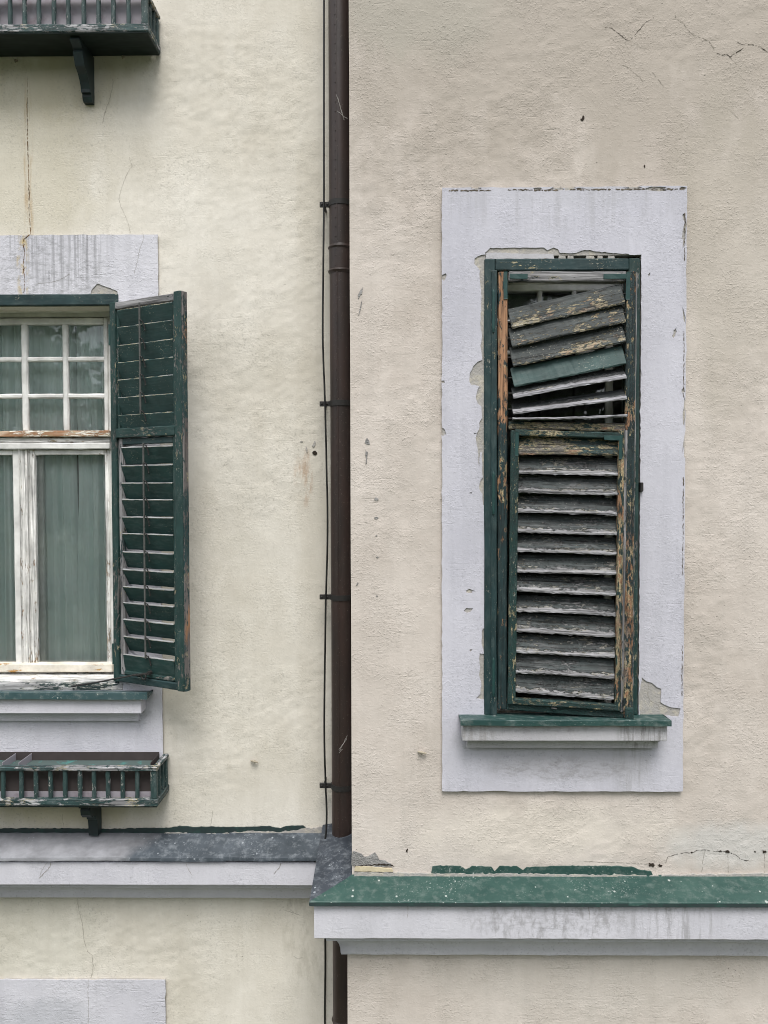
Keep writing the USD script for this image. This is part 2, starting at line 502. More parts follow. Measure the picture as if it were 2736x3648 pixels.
def metal_paint(name, a, b, spots=1.0, patches=(), rough=.55, speck=(.55, .58, .55), bumpd=.0015, fade=None, blotch=.5):
    g = G(name); p = g.pos()
    n1 = g.noise(p, 7.0, 6.0, .65)
    col = g.mix(g.rng(n1, .35, .7), a, b)
    n2 = g.noise(p, 26.0, 7.0, .72)
    col = g.mix(g.mul(g.rng(n2, .5, .74), blotch), col, tuple(.45 * (x + y) for x, y in zip(b, speck)))
    if fade:      # (x0, x1, colour): an older bare sheet left of x0
        x = g('separate_xyz', 'x', vector=p); z = g.out('z')
        xx = g.add(g.add(x, g.mul(z, -1.2)), g.mul(g.add(g.noise(p, 6.0, 5.0, .6), -.5), .25))
        k = g.rng(xx, fade[0] - .015, fade[1] + .015, 1.0, 0.0)
        fc = g.mix(g.rng(g.noise(g.map(p, (1, 1, 2)), 9.0, 6.0, .65), .35, .7), fade[2], tuple(x * .55 for x in fade[2]))
        col = g.mix(k, col, fc)
    vo = g('voronoi_texture', 'distance', vector=g.map(p, (1.2, 1, 1)), scale=30.0, randomness=1.0)
    rsel = g('voronoi_texture', 'color', vector=g.map(p, (1.2, 1, 1)), scale=30.0, randomness=1.0)
    rad = g.mul(g.rng(g('rgb_to_bw', 'val', color=rsel), .5, 1.0), .26)
    s1 = g.rng(g.add(rad, g.mul(vo, -1.0)), -.01, .02)
    vo2 = g.noise(p, 120.0, 4.0, .6)
    s2 = g.mul(g.rng(vo2, .62, .67), g.rng(g.noise(p, 5.0, 3.0), .47, .6))
    s = g('math', 'value', math_type='maximum', value1=g.mul(s1, .9), value2=s2)
    col = g.mix(g.mul(s, spots), col, speck)
    h = g.add(g.mul(g.noise(p, 60.0, 5.0, .6), .5), g.mul(s, .5))
    n = g.bump(h, .5, bumpd)
    bb = g.bsdf(base_color=col, roughness=rough, specular_ior_level=.4, normal=n)
    g.done(bb)


def simple(name, col, rough=.6, var=.25, scale=20.0, bump=.3, metallic=0.0, spec=.4, col2=None, thr=(.5, .7), bd=.001):
    g = G(name); p = g.pos()
    n = g.noise(p, scale, 6.0, .65)
    c = g.mix(g.rng(n, *thr), col, col2 or tuple(min(1, x * (1 + var)) for x in col))
    c = g.mix(g.rng(g.noise(p, scale * .2, 4.0), .35, .7, 0, var), c, tuple(x * .6 for x in col))
    nb = g.bump(g.noise(p, scale * 4, 4.0), bump, bd)
    b = g.bsdf(base_color=c, roughness=rough, metallic=metallic, specular_ior_level=spec, normal=nb)
    g.done(b)


# ------------------------------------------------------------------ the planes of the facade
YR, YL = 0.0, 0.47          # front of the projecting wall, front of the recessed wall
YW = 0.60                   # plane of the left window's white frame
XC = X(1249, 1748, YR)      # corner of the projecting wall
ZT = CZ + 2.9
ZB = 0.0
rngs = np.random.RandomState(5)

# materials of the setting and the walls
simple('lawn', (.075, .085, .05), .95, .5, 3.0, .6, spec=.1)
zz = lambda y, Y: Z(1368, y, Y)
GREY_R = (.30, .29, .275)
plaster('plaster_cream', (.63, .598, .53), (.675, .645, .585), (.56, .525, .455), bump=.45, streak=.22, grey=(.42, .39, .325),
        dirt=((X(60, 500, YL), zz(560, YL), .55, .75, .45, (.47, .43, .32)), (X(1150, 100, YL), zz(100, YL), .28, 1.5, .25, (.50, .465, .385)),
              (X(100, 3300, YL), zz(3330, YL), .45, .35, .35, (.46, .45, .38)), (X(180, 260, YL), zz(300, YL), .5, .22, .45, (.45, .40, .27)), (X(1120, 1748, YL), zz(1748, YL), .11, 3.2, .3, (.46, .42, .345)), (X(250, 2900, YL), zz(2890, YL), .5, .10, .6, (.44, .40, .25))),  # includes shade painted under both flower boxes and down the pipe corner
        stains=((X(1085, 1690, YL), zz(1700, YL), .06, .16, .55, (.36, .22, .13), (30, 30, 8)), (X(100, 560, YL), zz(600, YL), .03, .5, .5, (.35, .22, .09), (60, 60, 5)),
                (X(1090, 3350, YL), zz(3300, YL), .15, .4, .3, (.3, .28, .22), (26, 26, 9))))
plaster('plaster_pinkish', (.545, .49, .442), (.58, .53, .485), (.455, .405, .36), bump=.85, streak=.3, grey=(.36, .335, .30), pits=1.0,
        dirt=((X(2050, 0, YR), zz(-100, YR), 2.6, 1.35, .85, (.37, .33, .285)), (X(1500, 60, YR), zz(30, YR), .5, .3, .3, (.34, .34, .29)), (X(2600, 1000, YR), zz(900, YR), .35, .9, .5, (.40, .365, .31)),  # first spot: wash grime plus eave shade painted into the wall colour
              (X(2600, 3000, YR), zz(3010, YR), .38, .13, .85, (.49, .475, .45)), (X(2100, 3450, YR), zz(3480, YR), .9, .25, .25, (.43, .41, .37)),
              (X(1900, 2950, YR), zz(2960, YR), .75, .16, .55, (.64, .59, .52))))
plaster('plaster_lavender', (.505, .50, .55), (.53, .525, .575), (.44, .436, .485), bump=.5, streak=.4, grey=(.32, .32, .345), pits=.7, bevel=0.0,
        dirt=((X(2000, 2730, YR), zz(2720, YR), .42, .09, .55, (.36, .355, .38)), (X(2250, 2740, YR), zz(2700, YR), .10, .2, .35, (.36, .355, .37)), (X(2000, 720, YR), zz(690, YR), .6, .09, .35, (.42, .42, .45))),
        stains=((X(2250, 2740, YR), zz(2720, YR), .10, .16, .55, (.30, .295, .30), (50, 50, 4)), (X(2010, 2740, YR), zz(2735, YR), .36, .06, .6, (.27, .265, .27), (26, 26, 60)), (X(2000, 760, YR), zz(720, YR), .62, .16, .35, (.34, .335, .35), (45, 45, 2.5))))
plaster('plaster_lavender_grimy', (.56, .556, .60), (.58, .576, .615), (.49, .486, .53), bump=1.0, streak=.3, grey=(.28, .28, .30), pits=.4, bevel=0.0,
        dirt=((X(150, 3600, YL), zz(3620, YL), .35, .12, .5, (.36, .37, .40)),),
        stains=((X(210, 860, YL), zz(850, YL), .30, .30, .65, (.20, .20, .21), (85, 85, 1.6)), (X(170, 960, YL), zz(960, YL), .34, .2, .6, (.26, .26, .27), (22, 22, 40)),
                (X(87, 940, YL), zz(950, YL), .035, .22, .9, (.45, .35, .17), (30, 30, 14))))
plaster('plaster_ledge', (.54, .536, .58), (.565, .56, .60), (.48, .476, .52), bump=.45, streak=.2, grey=(.33, .33, .35), pits=.3, bevel=0.0,
        stains=((X(1950, 3290, -.15), zz(3280, -.15), .40, .11, .65, (.25, .245, .25), (34, 34, 16)), (X(2400, 3290, -.15), zz(3280, -.15), .22, .12, .6, (.25, .245, .25), (48, 48, 5)),
                (X(1950, 3270, -.15), zz(3270, -.15), .42, .06, .5, (.30, .295, .31), (20, 20, 80))))
plaster('plaster_sill', (.44, .435, .455), (.47, .465, .485), (.38, .375, .395), bump=.5, streak=.4, grey=(.27, .265, .265), pits=.4, bevel=0.0,
        stains=((X(2300, 2610, -.1), zz(2610, -.1), .13, .10, .9, (.20, .195, .185), (70, 70, 6)), (X(1700, 2610, -.1), zz(2610, -.1), .09, .08, .6, (.25, .24, .23), (60, 60, 8)),
                (X(1850, 2590, -.1), zz(2590, -.1), .5, .03, .5, (.25, .245, .24), (30, 30, 30))))
simple('bare_plaster', (.36, .345, .325), .95, .35, 30.0, .9, col2=(.45, .42, .36), thr=(.5, .62), bd=.004, spec=.15)
simple('broken_render', (.22, .215, .21), .97, .4, 40.0, 1.0, col2=(.34, .33, .32), thr=(.45, .6), bd=.008, spec=.1)
simple('crack_dark', (.035, .028, .022), .95, .3, 30.0, .2, spec=.1)
simple('crack_faint', (.26, .24, .20), .95, .5, 40.0, .2, col2=(.14, .12, .10), spec=.1)
simple('crack_edge', (.10, .085, .07), .95, .5, 60.0, .3, col2=(.24, .20, .15), spec=.1)
simple('crack_rust', (.16, .085, .03), .95, .5, 45.0, .4, col2=(.04, .025, .015), thr=(.48, .55), spec=.1)
simple('cream_block', (.52, .45, .31), .9, .3, 30.0, .4)
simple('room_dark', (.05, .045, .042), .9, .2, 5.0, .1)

# ------------------------------------------------------------------ ground
gx = np.array([[-400, -400, 0], [400, -400, 0], [400, 400, 0], [-400, 400, 0]], float)
obj('ground', tm(gx, [[0, 1, 2], [0, 2, 3]]), 'lawn', kind='structure')

rt = np.random.RandomState(77)
nl = 48000
cxs = rt.uniform(-48, 48, 260); cys = rt.uniform(-37, -27, 260); czs = rt.uniform(1.5, 13.5, 260) + 1.2 * np.sin(cxs * .21); crs = rt.uniform(1.8, 3.6, 260)
wh = rt.randint(0, 260, nl)
dv = rt.normal(0, 1, (nl, 3)); dv /= np.linalg.norm(dv, axis=1, keepdims=True)
pc = np.stack([cxs[wh], cys[wh], czs[wh]], 1) + dv * (crs[wh] * rt.uniform(.75, 1.05, nl))[:, None]
pc[:, 2] = np.maximum(pc[:, 2], .2)
ua = rt.normal(0, 1, (nl, 3)); ua /= np.linalg.norm(ua, axis=1, keepdims=True); ub = np.cross(ua, rt.normal(0, 1, (nl, 3))); ub /= np.linalg.norm(ub, axis=1, keepdims=True)
ls = rt.uniform(.2, .5, nl)[:, None]
lv_ = np.stack([pc - ua * ls, pc + ub * ls * .6, pc + ua * ls, pc - ub * ls * .6], 1).reshape(-1, 3)
k4 = np.arange(nl)[:, None] * 4
simple('tree_foliage', (.045, .085, .025), .8, .5, .8, .0, spec=.2, col2=(.075, .12, .035))
obj('distant_trees', tm(lv_, np.vstack([k4 + [0, 1, 2], k4 + [0, 2, 3]])), 'tree_foliage', kind='stuff', label='green trees across the yard, blurred in the reflection of the window panes', cat='trees')

# ------------------------------------------------------------------ the recessed wall on the left
HL = (-2.225, X(400, 1748, YL - .018), zz(2436, .5), zz(1092, .5))     # window opening (x0, x1, z0, z1)
left = thing('recessed_wall', 'cream plastered house wall set back to the left of the brown downpipe', 'wall', (-1.6, YL, 0))
SEED_L, SEED_R, AMP = 11, 23, .0032
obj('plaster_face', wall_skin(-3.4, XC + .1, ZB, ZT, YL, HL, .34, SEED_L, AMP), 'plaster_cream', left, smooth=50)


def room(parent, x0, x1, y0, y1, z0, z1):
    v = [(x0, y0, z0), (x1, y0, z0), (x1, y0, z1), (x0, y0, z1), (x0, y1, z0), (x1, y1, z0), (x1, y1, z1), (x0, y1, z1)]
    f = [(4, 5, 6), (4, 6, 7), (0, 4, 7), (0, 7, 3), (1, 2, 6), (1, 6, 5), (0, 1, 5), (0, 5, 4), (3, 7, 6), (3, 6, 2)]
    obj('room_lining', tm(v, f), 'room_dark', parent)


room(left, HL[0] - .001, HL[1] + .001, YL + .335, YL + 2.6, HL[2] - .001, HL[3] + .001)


def surround(parent, outer, hole, Yw, holes, mat, seed, proud=.017, skin=.004, toprag=.0011):
    """raised flat plaster band: a coat of paint and skim over bare plaster that shows where it broke away"""
    x0, x1, z0, z1 = outer
    base = sbox(x0 + .002, z0 + .002, x1 - .002, z1 - .002)
    sk = rpoly([(x0, z0), (x1, z0), (x1, z1), (x0, z1)], toprag, .03, seed)
    if hole:
        h = sbox(hole[0], hole[2], hole[1], hole[3])
        base = base.difference(h)
        sk = sk.difference(rpoly([(hole[0], hole[2]), (hole[1], hole[2]), (hole[1], hole[3]), (hole[0], hole[3])], .0012, .015, seed + 1))
    if holes: sk = sk.difference(unary_union(holes))
    obj('surround_backing', plate(base, Yw - proud + skin, Yw + .02), 'bare_plaster', parent, label='bare grey plaster showing where the paint coat broke away')
    return obj('window_surround', plate(sk.simplify(.0002), Yw - proud, Yw - proud + skin - .0002), mat, parent)


so = (-2.62, X(574, 1700, YL), zz(2696, YL), zz(834, YL))
patchL = [pxpoly([(326, 1050), (330, 1036), (350, 1014), (372, 1020), (405, 1033), (422, 1040), (424, 1052)], YL, .001, .01, 3)]
surround(left, so, (HL[0] - .03, HL[1] + .004, HL[2] + .002, zz(1046, YL)), YL, patchL, 'plaster_lavender_grimy', 40)
surround(left, (-2.66, X(593, 3560, YL), .9, zz(3487, YL)), None, YL, [], 'plaster_lavender_grimy', 44)

# cracks in the recessed wall
DL = (SEED_L, AMP)
cr = obj('rusty_crack', ribbon([(98, 270), (97, 400), (99, 520), (102, 620), (104, 690), (103, 745), (109, 835)], [.001, .0018, .0035, .002, .004, .002, .004], YL, 1, .0008, DL, gap=.12), 'crack_rust', left, label='rusty vertical crack above the window')
obj('rusty_crack', ribbon([(106, 836), (96, 842), (85, 852), (86, 900), (84, 960), (87, 1000), (86, 1046)], [.006, .006, .005, .004, .005, .003, .004], YL - .017, 2, .0014, None, .0006, gap=.1), 'crack_rust', left, label='ochre crack running down the window surround')
for k, (pts, w) in enumerate([([(460, 560), (471, 592), (462, 604), (448, 630), (433, 672), (424, 712), (432, 738), (445, 765), (458, 800), (466, 832)], .0009),
                              ([(402, 280), (402, 305), (388, 360), (370, 412), (366, 440)], .0012),
                              ([(276, 3200), (280, 3240), (294, 3292), (300, 3350), (312, 3388), (329, 3402), (332, 3440), (326, 3480), (316, 3488)], .0016),
                              ([(222, 2900), (224, 2920), (228, 2945)], .0013), ([(758, 2890), (752, 2930), (750, 2945)], .0012),
                              ([(1010, 3240), (1040, 3250), (1075, 3262)], .0014), ([(1046, 3406), (1060, 3414), (1082, 3412)], .0012)]):
    obj('hairline_crack', ribbon(pts, w, YL, 20 + k, .0006, DL, .0012), 'crack_faint', left)
obj('hairline_crack', ribbon([(316, 3490), (313, 3530), (316, 3580), (314, 3648)], .0016, YL - .017, 31, .0006, None, .0006), 'crack_faint', left)
obj('hairline_crack', ribbon([(509, 832), (513, 850), (500, 880), (490, 930), (478, 975)], .0012, YL - .017, 32, .0006, None, .0006), 'crack_faint', left)
obj('hairline_crack', ribbon([(130, 1012), (190, 1004), (215, 996), (250, 975)], .0014, YL - .017, 33, .0006, None, .0006), 'crack_faint', left)
# drilled hole with rust run
hp = P(1121, 1613, YL)
obj('drill_hole', rpoly and plate(rpoly([(hp[0] + .011 * math.cos(a), hp[2] + .011 * math.sin(a)) for a in np.linspace(0, 2 * math.pi, 11)[:-1]], .0015, .02, 3), YL - .0035, YL + .01), 'crack_dark', left, label='dark drilled hole beside the cable')
for k, (cx, cy, w, h) in enumerate([(1118, 1585, 11, 26), (1093, 1600, 8, 22), (1075, 1573, 12, 5)]):
    obj('chipped_spot', plate(blob(cx, cy, w, h, YL, k), YL - .003, YL + .01), 'bare_plaster', left)

# ------------------------------------------------------------------ the projecting wall on the right
ZL = zz(3380, -.05)      # height where the base wall meets the ledge
HR = (X(1722, 1748, .0), X(2281, 1748, .0), zz(2545, .0), zz(916, .0))
right = thing('projecting_wall', 'pinkish beige plastered house wall to the right of the brown downpipe', 'wall', (1.0, 0, 0))
obj('plaster_face', wall_skin(XC, 2.6, ZL, ZT, YR, HR, .48, SEED_R, AMP), 'plaster_pinkish', right, smooth=50)
obj('base_face', wall_skin(X(1238, 3500, -.012), 2.6, ZB, ZL - .002, YR - .012, None, .49, SEED_R + 2, AMP), 'plaster_pinkish', right, smooth=50)
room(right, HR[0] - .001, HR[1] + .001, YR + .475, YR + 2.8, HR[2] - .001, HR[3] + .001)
so = (X(1574, 1748, YR), X(2435, 1748, YR), zz(2813, YR), zz(675, YR))
hl = []
# plaster broken away along the left of the shutter frame, over it, and beside the sill
hl.append(pxpoly([(1735, 908), (1712, 912), (1690, 925), (1688, 945), (1704, 960), (1708, 1000), (1714, 1060), (1712, 1120), (1709, 1165), (1716, 1200), (1710, 1235), (1715, 1262), (1716, 1285),
                  (1700, 1290), (1684, 1306), (1672, 1330), (1671, 1360), (1676, 1372), (1705, 1378), (1697, 1400), (1694, 1420), (1700, 1438), (1714, 1450), (1716, 1490), (1706, 1508), (1705, 1530), (1697, 1545), (1694, 1560),
                  (1700, 1600), (1704, 1660), (1706, 1665), (1708, 1612), (1716, 1612), (1716, 1640), (1718, 1700), (1705, 1730), (1706, 1742), (1716, 1760), (1720, 1800), (1735, 1800)], YR, .0012, .012, 50))
hl.append(pxpoly([(1738, 925), (1725, 905), (1745, 888), (1935, 886), (1948, 896), (1970, 886), (1985, 892), (1992, 905), (2050, 905), (2080, 894), (2120, 900), (2180, 906), (2235, 908), (2248, 918), (2240, 935)], YR, .001, .012, 51))
hl.append(pxpoly([(1720, 2236), (1715, 2245), (1714, 2290), (1722, 2320), (1735, 2320), (1735, 2236)], YR, .001, .012, 52))
hl.append(pxpoly([(1708, 2326), (1706, 2355), (1710, 2375), (1705, 2400), (1712, 2430), (1709, 2470), (1693, 2485), (1735, 2490), (1735, 2326)], YR, .001, .012, 53))
hl.append(pxpoly([(2283, 2410), (2300, 2425), (2318, 2428), (2335, 2445), (2352, 2450), (2350, 2500), (2372, 2512), (2420, 2520), (2412, 2550), (2340, 2545), (2300, 2545), (2275, 2550), (2270, 2480)], YR, .0012, .012, 54))
for k, (cx, cy, w, h) in enumerate([(1580, 991, 24, 26), (1578, 1540, 18, 34), (2398, 1188, 12, 40), (1673, 2103, 34, 16), (1670, 2172, 32, 18), (2308, 983, 8, 16), (1676, 2314, 12, 10), (1578, 1362, 10, 14), (1690, 1545, 12, 5), (1676, 1756, 12, 6)]):
    hl.append(blob(cx, cy, w, h, YR, 60 + k))
rr_ = np.random.RandomState(8)
for k in range(16):   # nibbled top and right edge
    if k < 9: cx, cy, w, h = rr_.uniform(1640, 2440), 676, rr_.uniform(20, 90), rr_.uniform(8, 20)
    else: cx, cy, w, h = 2437 - (rr_.uniform(0, 8)), rr_.uniform(700, 2700), rr_.uniform(8, 14), rr_.uniform(20, 110)
    hl.append(blob(cx, cy, w, h, YR, 80 + k))
surround(right, so, (HR[0] + .006, HR[1] - .006, HR[2], HR[3] - .001), YR, hl, 'plaster_lavender', 41)
for k, pts in enumerate([[(1600, 680), (1750, 678)], [(1810, 677), (1990, 677)], [(2030, 676), (2300, 674)], [(2320, 674), (2440, 673)], [(2440, 760), (2439, 930)], [(2437, 1180), (2435, 1420)], [(2434, 1700), (2432, 2050)], [(2430, 2300), (2429, 2480)]]):
    obj('dirty_edge', ribbon(pts, [.0055, .0065] if k < 4 else [.0035, .003], YR - .017, 400 + k, .0011, None, .0007, gap=.12), 'crack_edge', right)
# the ledge of skim left over the frame, and crumbs of mortar
o_ = P(1735, 905, YR); q_ = P(1972, 925, YR)
obj('plaster_chip', plate(pxpoly([(1728, 926), (1730, 906), (1760, 904), (1850, 908), (1968, 910), (1971, 926)], YR, .0009, .012, 5), YR - .018, YR), 'plaster_sill', right)
for k, (x, w) in enumerate([(2000, 26), (2030, 22), (2100, 30), (2135, 20), (2175, 24)]):
    obj('mortar_crumb', plate(pxpoly([(x - w / 2, 924), (x - w / 2 + 2, 914), (x + w / 2 - 2, 915), (x + w / 2, 925)], YR, .0006, .01, k), YR - .014, YR), 'bare_plaster', right)
DR = (SEED_R, AMP)
for k, (pts, w) in enumerate([([(2405, 55), (2412, 70), (2435, 85), (2450, 108), (2465, 122), (2500, 136), (2525, 148), (2540, 170), (2546, 185)], .0015),
                              ([(2552, 190), (2570, 198), (2585, 194), (2600, 204), (2612, 194), (2640, 178), (2648, 172)], .0026),
                              ([(2625, 150), (2640, 160), (2680, 160), (2710, 170), (2736, 188)], .0022), ([(2600, 204), (2612, 218), (2625, 232)], .0016),
                              ([(2155, 96), (2180, 100), (2232, 142), (2246, 142), (2272, 112), (2300, 80), (2330, 62)], .0018),
                              ([(2220, 230), (2248, 248), (2280, 275), (2292, 290)], .0014), ([(2325, 258), (2340, 278), (2358, 300), (2366, 312)], .0014), ([(2602, 396), (2632, 424)], .0012),
                              ([(2080, 3068 - 0), (2150, 3072), (2250, 3075), (2312, 3078)], .0016),
                              ([(2372, 3075), (2378, 3055), (2400, 3046), (2440, 3036), (2462, 3040), (2482, 3030), (2510, 3027), (2530, 3032), (2560, 3032), (2592, 3034)], .002),
                              ([(2604, 3038), (2622, 3046), (2640, 3062), (2660, 3066), (2674, 3064)], .0024),
                              ([(2512, 3030), (2504, 3068), (2500, 3108)], .0014), ([(2593, 3040), (2594, 3110)], .0014), ([(2724, 3040), (2724, 3110)], .0014)]):
    obj('wall_crack', ribbon(pts, w, YR, 120 + k, .0007, DR, .0013, gap=.14), 'crack_dark' if w > .0017 else 'crack_faint', right)
for k, (cx, cy, w, h) in enumerate([(2075, 424, 12, 22), (2296, 592, 6, 12), (1450, 3030, 8, 16), (1283, 1045, 12, 40), (1283, 1100, 5, 60), (1308, 1570, 22, 34), (1306, 1625, 8, 60), (1340, 1777, 16, 12), (1341, 1845, 16, 10), (1341, 1908, 7, 7), (1344, 1985, 9, 6), (1342, 2123, 8, 5),
                                    (2592, 3034, 22, 10), (2566, 3032, 10, 6), (2724, 3034, 20, 10), (2690, 3034, 10, 5), (2322, 3082, 22, 16), (2352, 3084, 18, 10), (2464, 3037, 10, 7), (1273, 2080, 6, 12)]):
    p3 = P(cx, cy, YR); d = float(wall_disp(np.array([p3[0]]), np.array([p3[2]]), *DR)[0])
    mt = 'crack_dark' if k in (0, 1, 2, 12, 13, 14, 15, 16, 17, 18) else 'broken_render'
    obj('chipped_spot', plate(blob(cx, cy, w, h, YR, k), YR - d - .0022, YR + .008), mt, right)
# broken corner above the ledge
bp = pxpoly([(1256, 3030), (1270, 3034), (1290, 3040), (1296, 3052), (1312, 3050), (1322, 3042), (1336, 3034), (1344, 3048), (1350, 3060), (1372, 3066), (1392, 3072), (1394, 3086), (1300, 3088), (1262, 3082), (1252, 3075)], YR, .0022, .01, 7)
obj('broken_corner', plate(bp, YR - .0055, YR + .01), 'broken_render', right, label='broken grey render at the foot of the corner')
obj('cream_block', plate(pxpoly([(1262, 3100), (1268, 3082), (1300, 3085), (1396, 3092), (1400, 3102), (1350, 3102)], YR, .0012, .02, 8), YR - .010, YR + .01), 'cream_block', right)
obj('hairline_crack', ribbon([(1265, 3084), (1320, 3080), (1360, 3078), (1396, 3080), (1405, 3086)], [.003, .003, .006, .007, .003], YR - .004, 90, .0012, None, .0035), 'crack_dark', right)
obj('wall_crack', ribbon([(2310, 2420), (2308, 2480), (2320, 2500), (2345, 2512), (2352, 2530)], .0014, YR - .013, 91, .0008, None, .0006), 'crack_faint', right)

# ------------------------------------------------------------------ ledges with metal flashing
metal_paint('flashing_green', (.016, .050, .043), (.036, .080, .068), spots=.6, rough=.5, blotch=.3)
metal_paint('flashing_slate', (.022, .028, .037), (.055, .066, .082), spots=.75, rough=.65, speck=(.34, .37, .40), blotch=.9)
zs_ = zz(3000, YL)
fx = X(505, 3010, YL - .08) - 1.2 * Z(505, 3010, YL - .08)
metal_paint('flashing_left', (.028, .037, .046), (.066, .08, .096), spots=.6, rough=.6, speck=(.36, .39, .42), blotch=.9, fade=(fx - .05, fx + .03, (.27, .275, .295)))
simple('flashing_edge', (.02, .035, .035), .6, .5, 30.0, .4, col2=(.02, .06, .05))


def cornice(prof, xr, xl, yback, nx, seed, amp=.0008):
    """moulding carried along the front and round the left corner: prof = [(projection, z)], stations along the front, the corner, the return"""
    rng = np.random.RandomState(seed)
    xs = np.linspace(xr, xl, nx)
    v, n = [], len(prof)
    for x in xs[:-1]:
        for o, z in prof: v.append((x, -o + rng.normal(0, amp), z + rng.normal(0, amp)))
    for o, z in prof: v.append((xl - o, -o, z))
    for o, z in prof: v.append((xl - o, yback, z))
    f = []
    for i in range(nx):
        for k in range(n - 1):
            a = i * n + k
            f += [(a, a + 1, a + n + 1), (a, a + n + 1, a + n)]
    m = tm(v, f); return m


def cove(o0, z0, o1, z1, k=7):
    return [(o1 + (o0 - o1) * (1 - math.sin(t)), z0 + (z1 - z0) * (1 - math.cos(t))) for t in np.linspace(0, math.pi / 2, k)]


PR, PF = .152, .170
ztop, zbot = zz(3228, -PR), zz(3346, -PR)
zc0, zc1 = zz(3352, -.105), zz(3399, -.04)
ledge = thing('stone_ledge', 'lavender plaster ledge with green painted metal flashing below the broken shutter window', 'ledge', (1.0, -.08, zbot))
prof = [(0.0, ztop), (PR - .004, ztop), (PR, ztop - .004), (PR, zbot + .005), (PR - .005, zbot), (.108, zbot), (.106, zc0)] + [(.100 - .052 * math.sin(t), zc0 - .002 - (zc0 - zc1 - .016) * (1 - math.cos(t))) for t in np.linspace(0, math.pi / 2, 7)] + [(.046, zc1 + .002), (.043, zc1), (-.012, zc1)]
obj('fascia', cornice(prof, 2.6, XC, YL, 60, 3), 'plaster_ledge', ledge, smooth=35)
zfb, zff = zz(3117, YR), zz(3214, -PF)
slope = [(.0, zfb + .002), (.02, zfb - .004), (PF - .004, zff + .003), (PF, zff), (PF + .001, zff - .013), (PF - .006, zff - .014)]


def flash(xa, xb, prof, Y, seed, amp=.0012, nx=40):
    rng = np.random.RandomState(seed)
    xs = np.linspace(xa, xb, nx); v, n = [], len(prof)
    for i, x in enumerate(xs):
        w = math.sin(i * .37 + seed) * amp
        for k, (o, z) in enumerate(prof):
            s = 1.0 if k >= 2 else .3
            v.append((x, Y - o + rng.normal(0, amp * .35), z + w * s + rng.normal(0, amp * .4)))
    f = []
    for i in range(nx - 1):
        for k in range(n - 1):
            a = i * n + k; f += [(a, a + 1, a + n + 1), (a, a + n + 1, a + n)]
    return v, f


def mitre_flash(prof, xr, Y, nx, seed):
    v, f = flash(xr, XC, prof, Y, seed, nx=nx)
    n = len(prof)
    for k, (o, z) in enumerate(prof): v[(nx - 1) * n + k] = (XC - o, Y - o, z)
    return tm(v, f)


xj = X(2231, 3200, -.1)
obj('flashing_sheet', mitre_flash(slope, xj, YR, 44, 2), 'flashing_green', ledge, smooth=40)
v, f = flash(2.6, xj - .012, [(o + .0015, z + .0025) for o, z in slope], YR, 5, nx=20)
obj('flashing_sheet', tm(v, f), 'flashing_green', ledge, smooth=40)
v = []; nn = len(slope)
for t in np.linspace(0, 1, 12):
    for o, z in slope: v.append((XC - o, -o + (YL + .03 + o) * t, z + (.012 * math.sin(t * 3.1) if 0 < t < 1 else 0) + .055 * t * t))
f = [q for i in range(11) for k in range(nn - 1) for q in ((i * nn + k, i * nn + k + 1, (i + 1) * nn + k + 1), (i * nn + k, (i + 1) * nn + k + 1, (i + 1) * nn + k))]
obj('flashing_sheet', tm(v, f), 'flashing_slate', ledge, smooth=40, label='dark slate coloured flashing sheet turning the corner')
# drip edge and the upstand against the wall, its paint partly torn off
v, f = flash(2.6, XC - PF, [(PF + .0022, zff - .002), (PF + .0035, zff - .016), (PF - .004, zff - .0165)], YR, 9, .0008, 50)
obj('drip_edge', tm(v, f), 'flashing_edge', ledge)
up = pxpoly([(1536, 3118), (1540, 3086), (1560, 3082), (1640, 3084), (1660, 3096), (1682, 3084), (1750, 3086), (1762, 3102), (1780, 3084), (1840, 3084), (1862, 3098), (1876, 3088), (1960, 3084), (2100, 3084), (2250, 3086), (2275, 3096), (2320, 3104), (2325, 3118)], YR, .0012, .012, 33)
obj('flashing_upstand', plate(up, YR - .0062, YR + .004), 'flashing_green', ledge)
ms_ = pxpoly([(1262, 3120), (1264, 3104), (1400, 3106), (1560, 3110), (1750, 3111), (1800, 3108), (2000, 3112), (2150, 3114), (2300, 3116), (2500, 3112), (2736, 3108), (2850, 3108), (2850, 3122), (2400, 3124), (1900, 3121), (1500, 3120)], YR, .0018, .012, 34)
obj('mortar_seam', plate(ms_, YR - .0095, YR + .004), 'bare_plaster', ledge)

PL_, PLF = .152, .165
yl = YL
ztL, zbL = Z(500, 3072, yl - PL_), Z(500, 3155, yl - PL_)
zcl0, zcl1 = Z(500, 3160, yl - .10), Z(500, 3197, yl - .04)
ledge2 = thing('stone_ledge', 'lavender plaster ledge with grey and slate flashing under the flower box on the recessed wall', 'ledge', (-1.6, YL - .08, zbL))
prof = [(0.0, ztL), (PL_ - .004, ztL), (PL_, ztL - .004), (PL_, zbL + .005), (PL_ - .005, zbL), (.108, zbL), (.106, zcl0)] + [(.100 - .052 * math.sin(t), zcl0 - .002 - (zcl0 - zcl1 - .016) * (1 - math.cos(t))) for t in np.linspace(0, math.pi / 2, 7)] + [(.046, zcl1 + .002), (.043, zcl1), (-.012, zcl1)]
v, f = flash(XC - PR + .003, -3.4, prof, YL, 4, .0005, 70)
obj('fascia', tm(v, f), 'plaster_ledge', ledge2, smooth=35)
zb2, zf2 = Z(500, 2966, YL), Z(500, 3056, YL - PLF)
sl2 = [(.0, zb2 + .002), (.02, zb2 - .003), (PLF - .004, zf2 + .003), (PLF, zf2), (PLF + .001, zf2 - .016), (PLF - .006, zf2 - .017)]
xj = X(812, 3040, YL - .1)
v, f = flash(xj, -3.4, sl2, YL, 3, .002, 60)
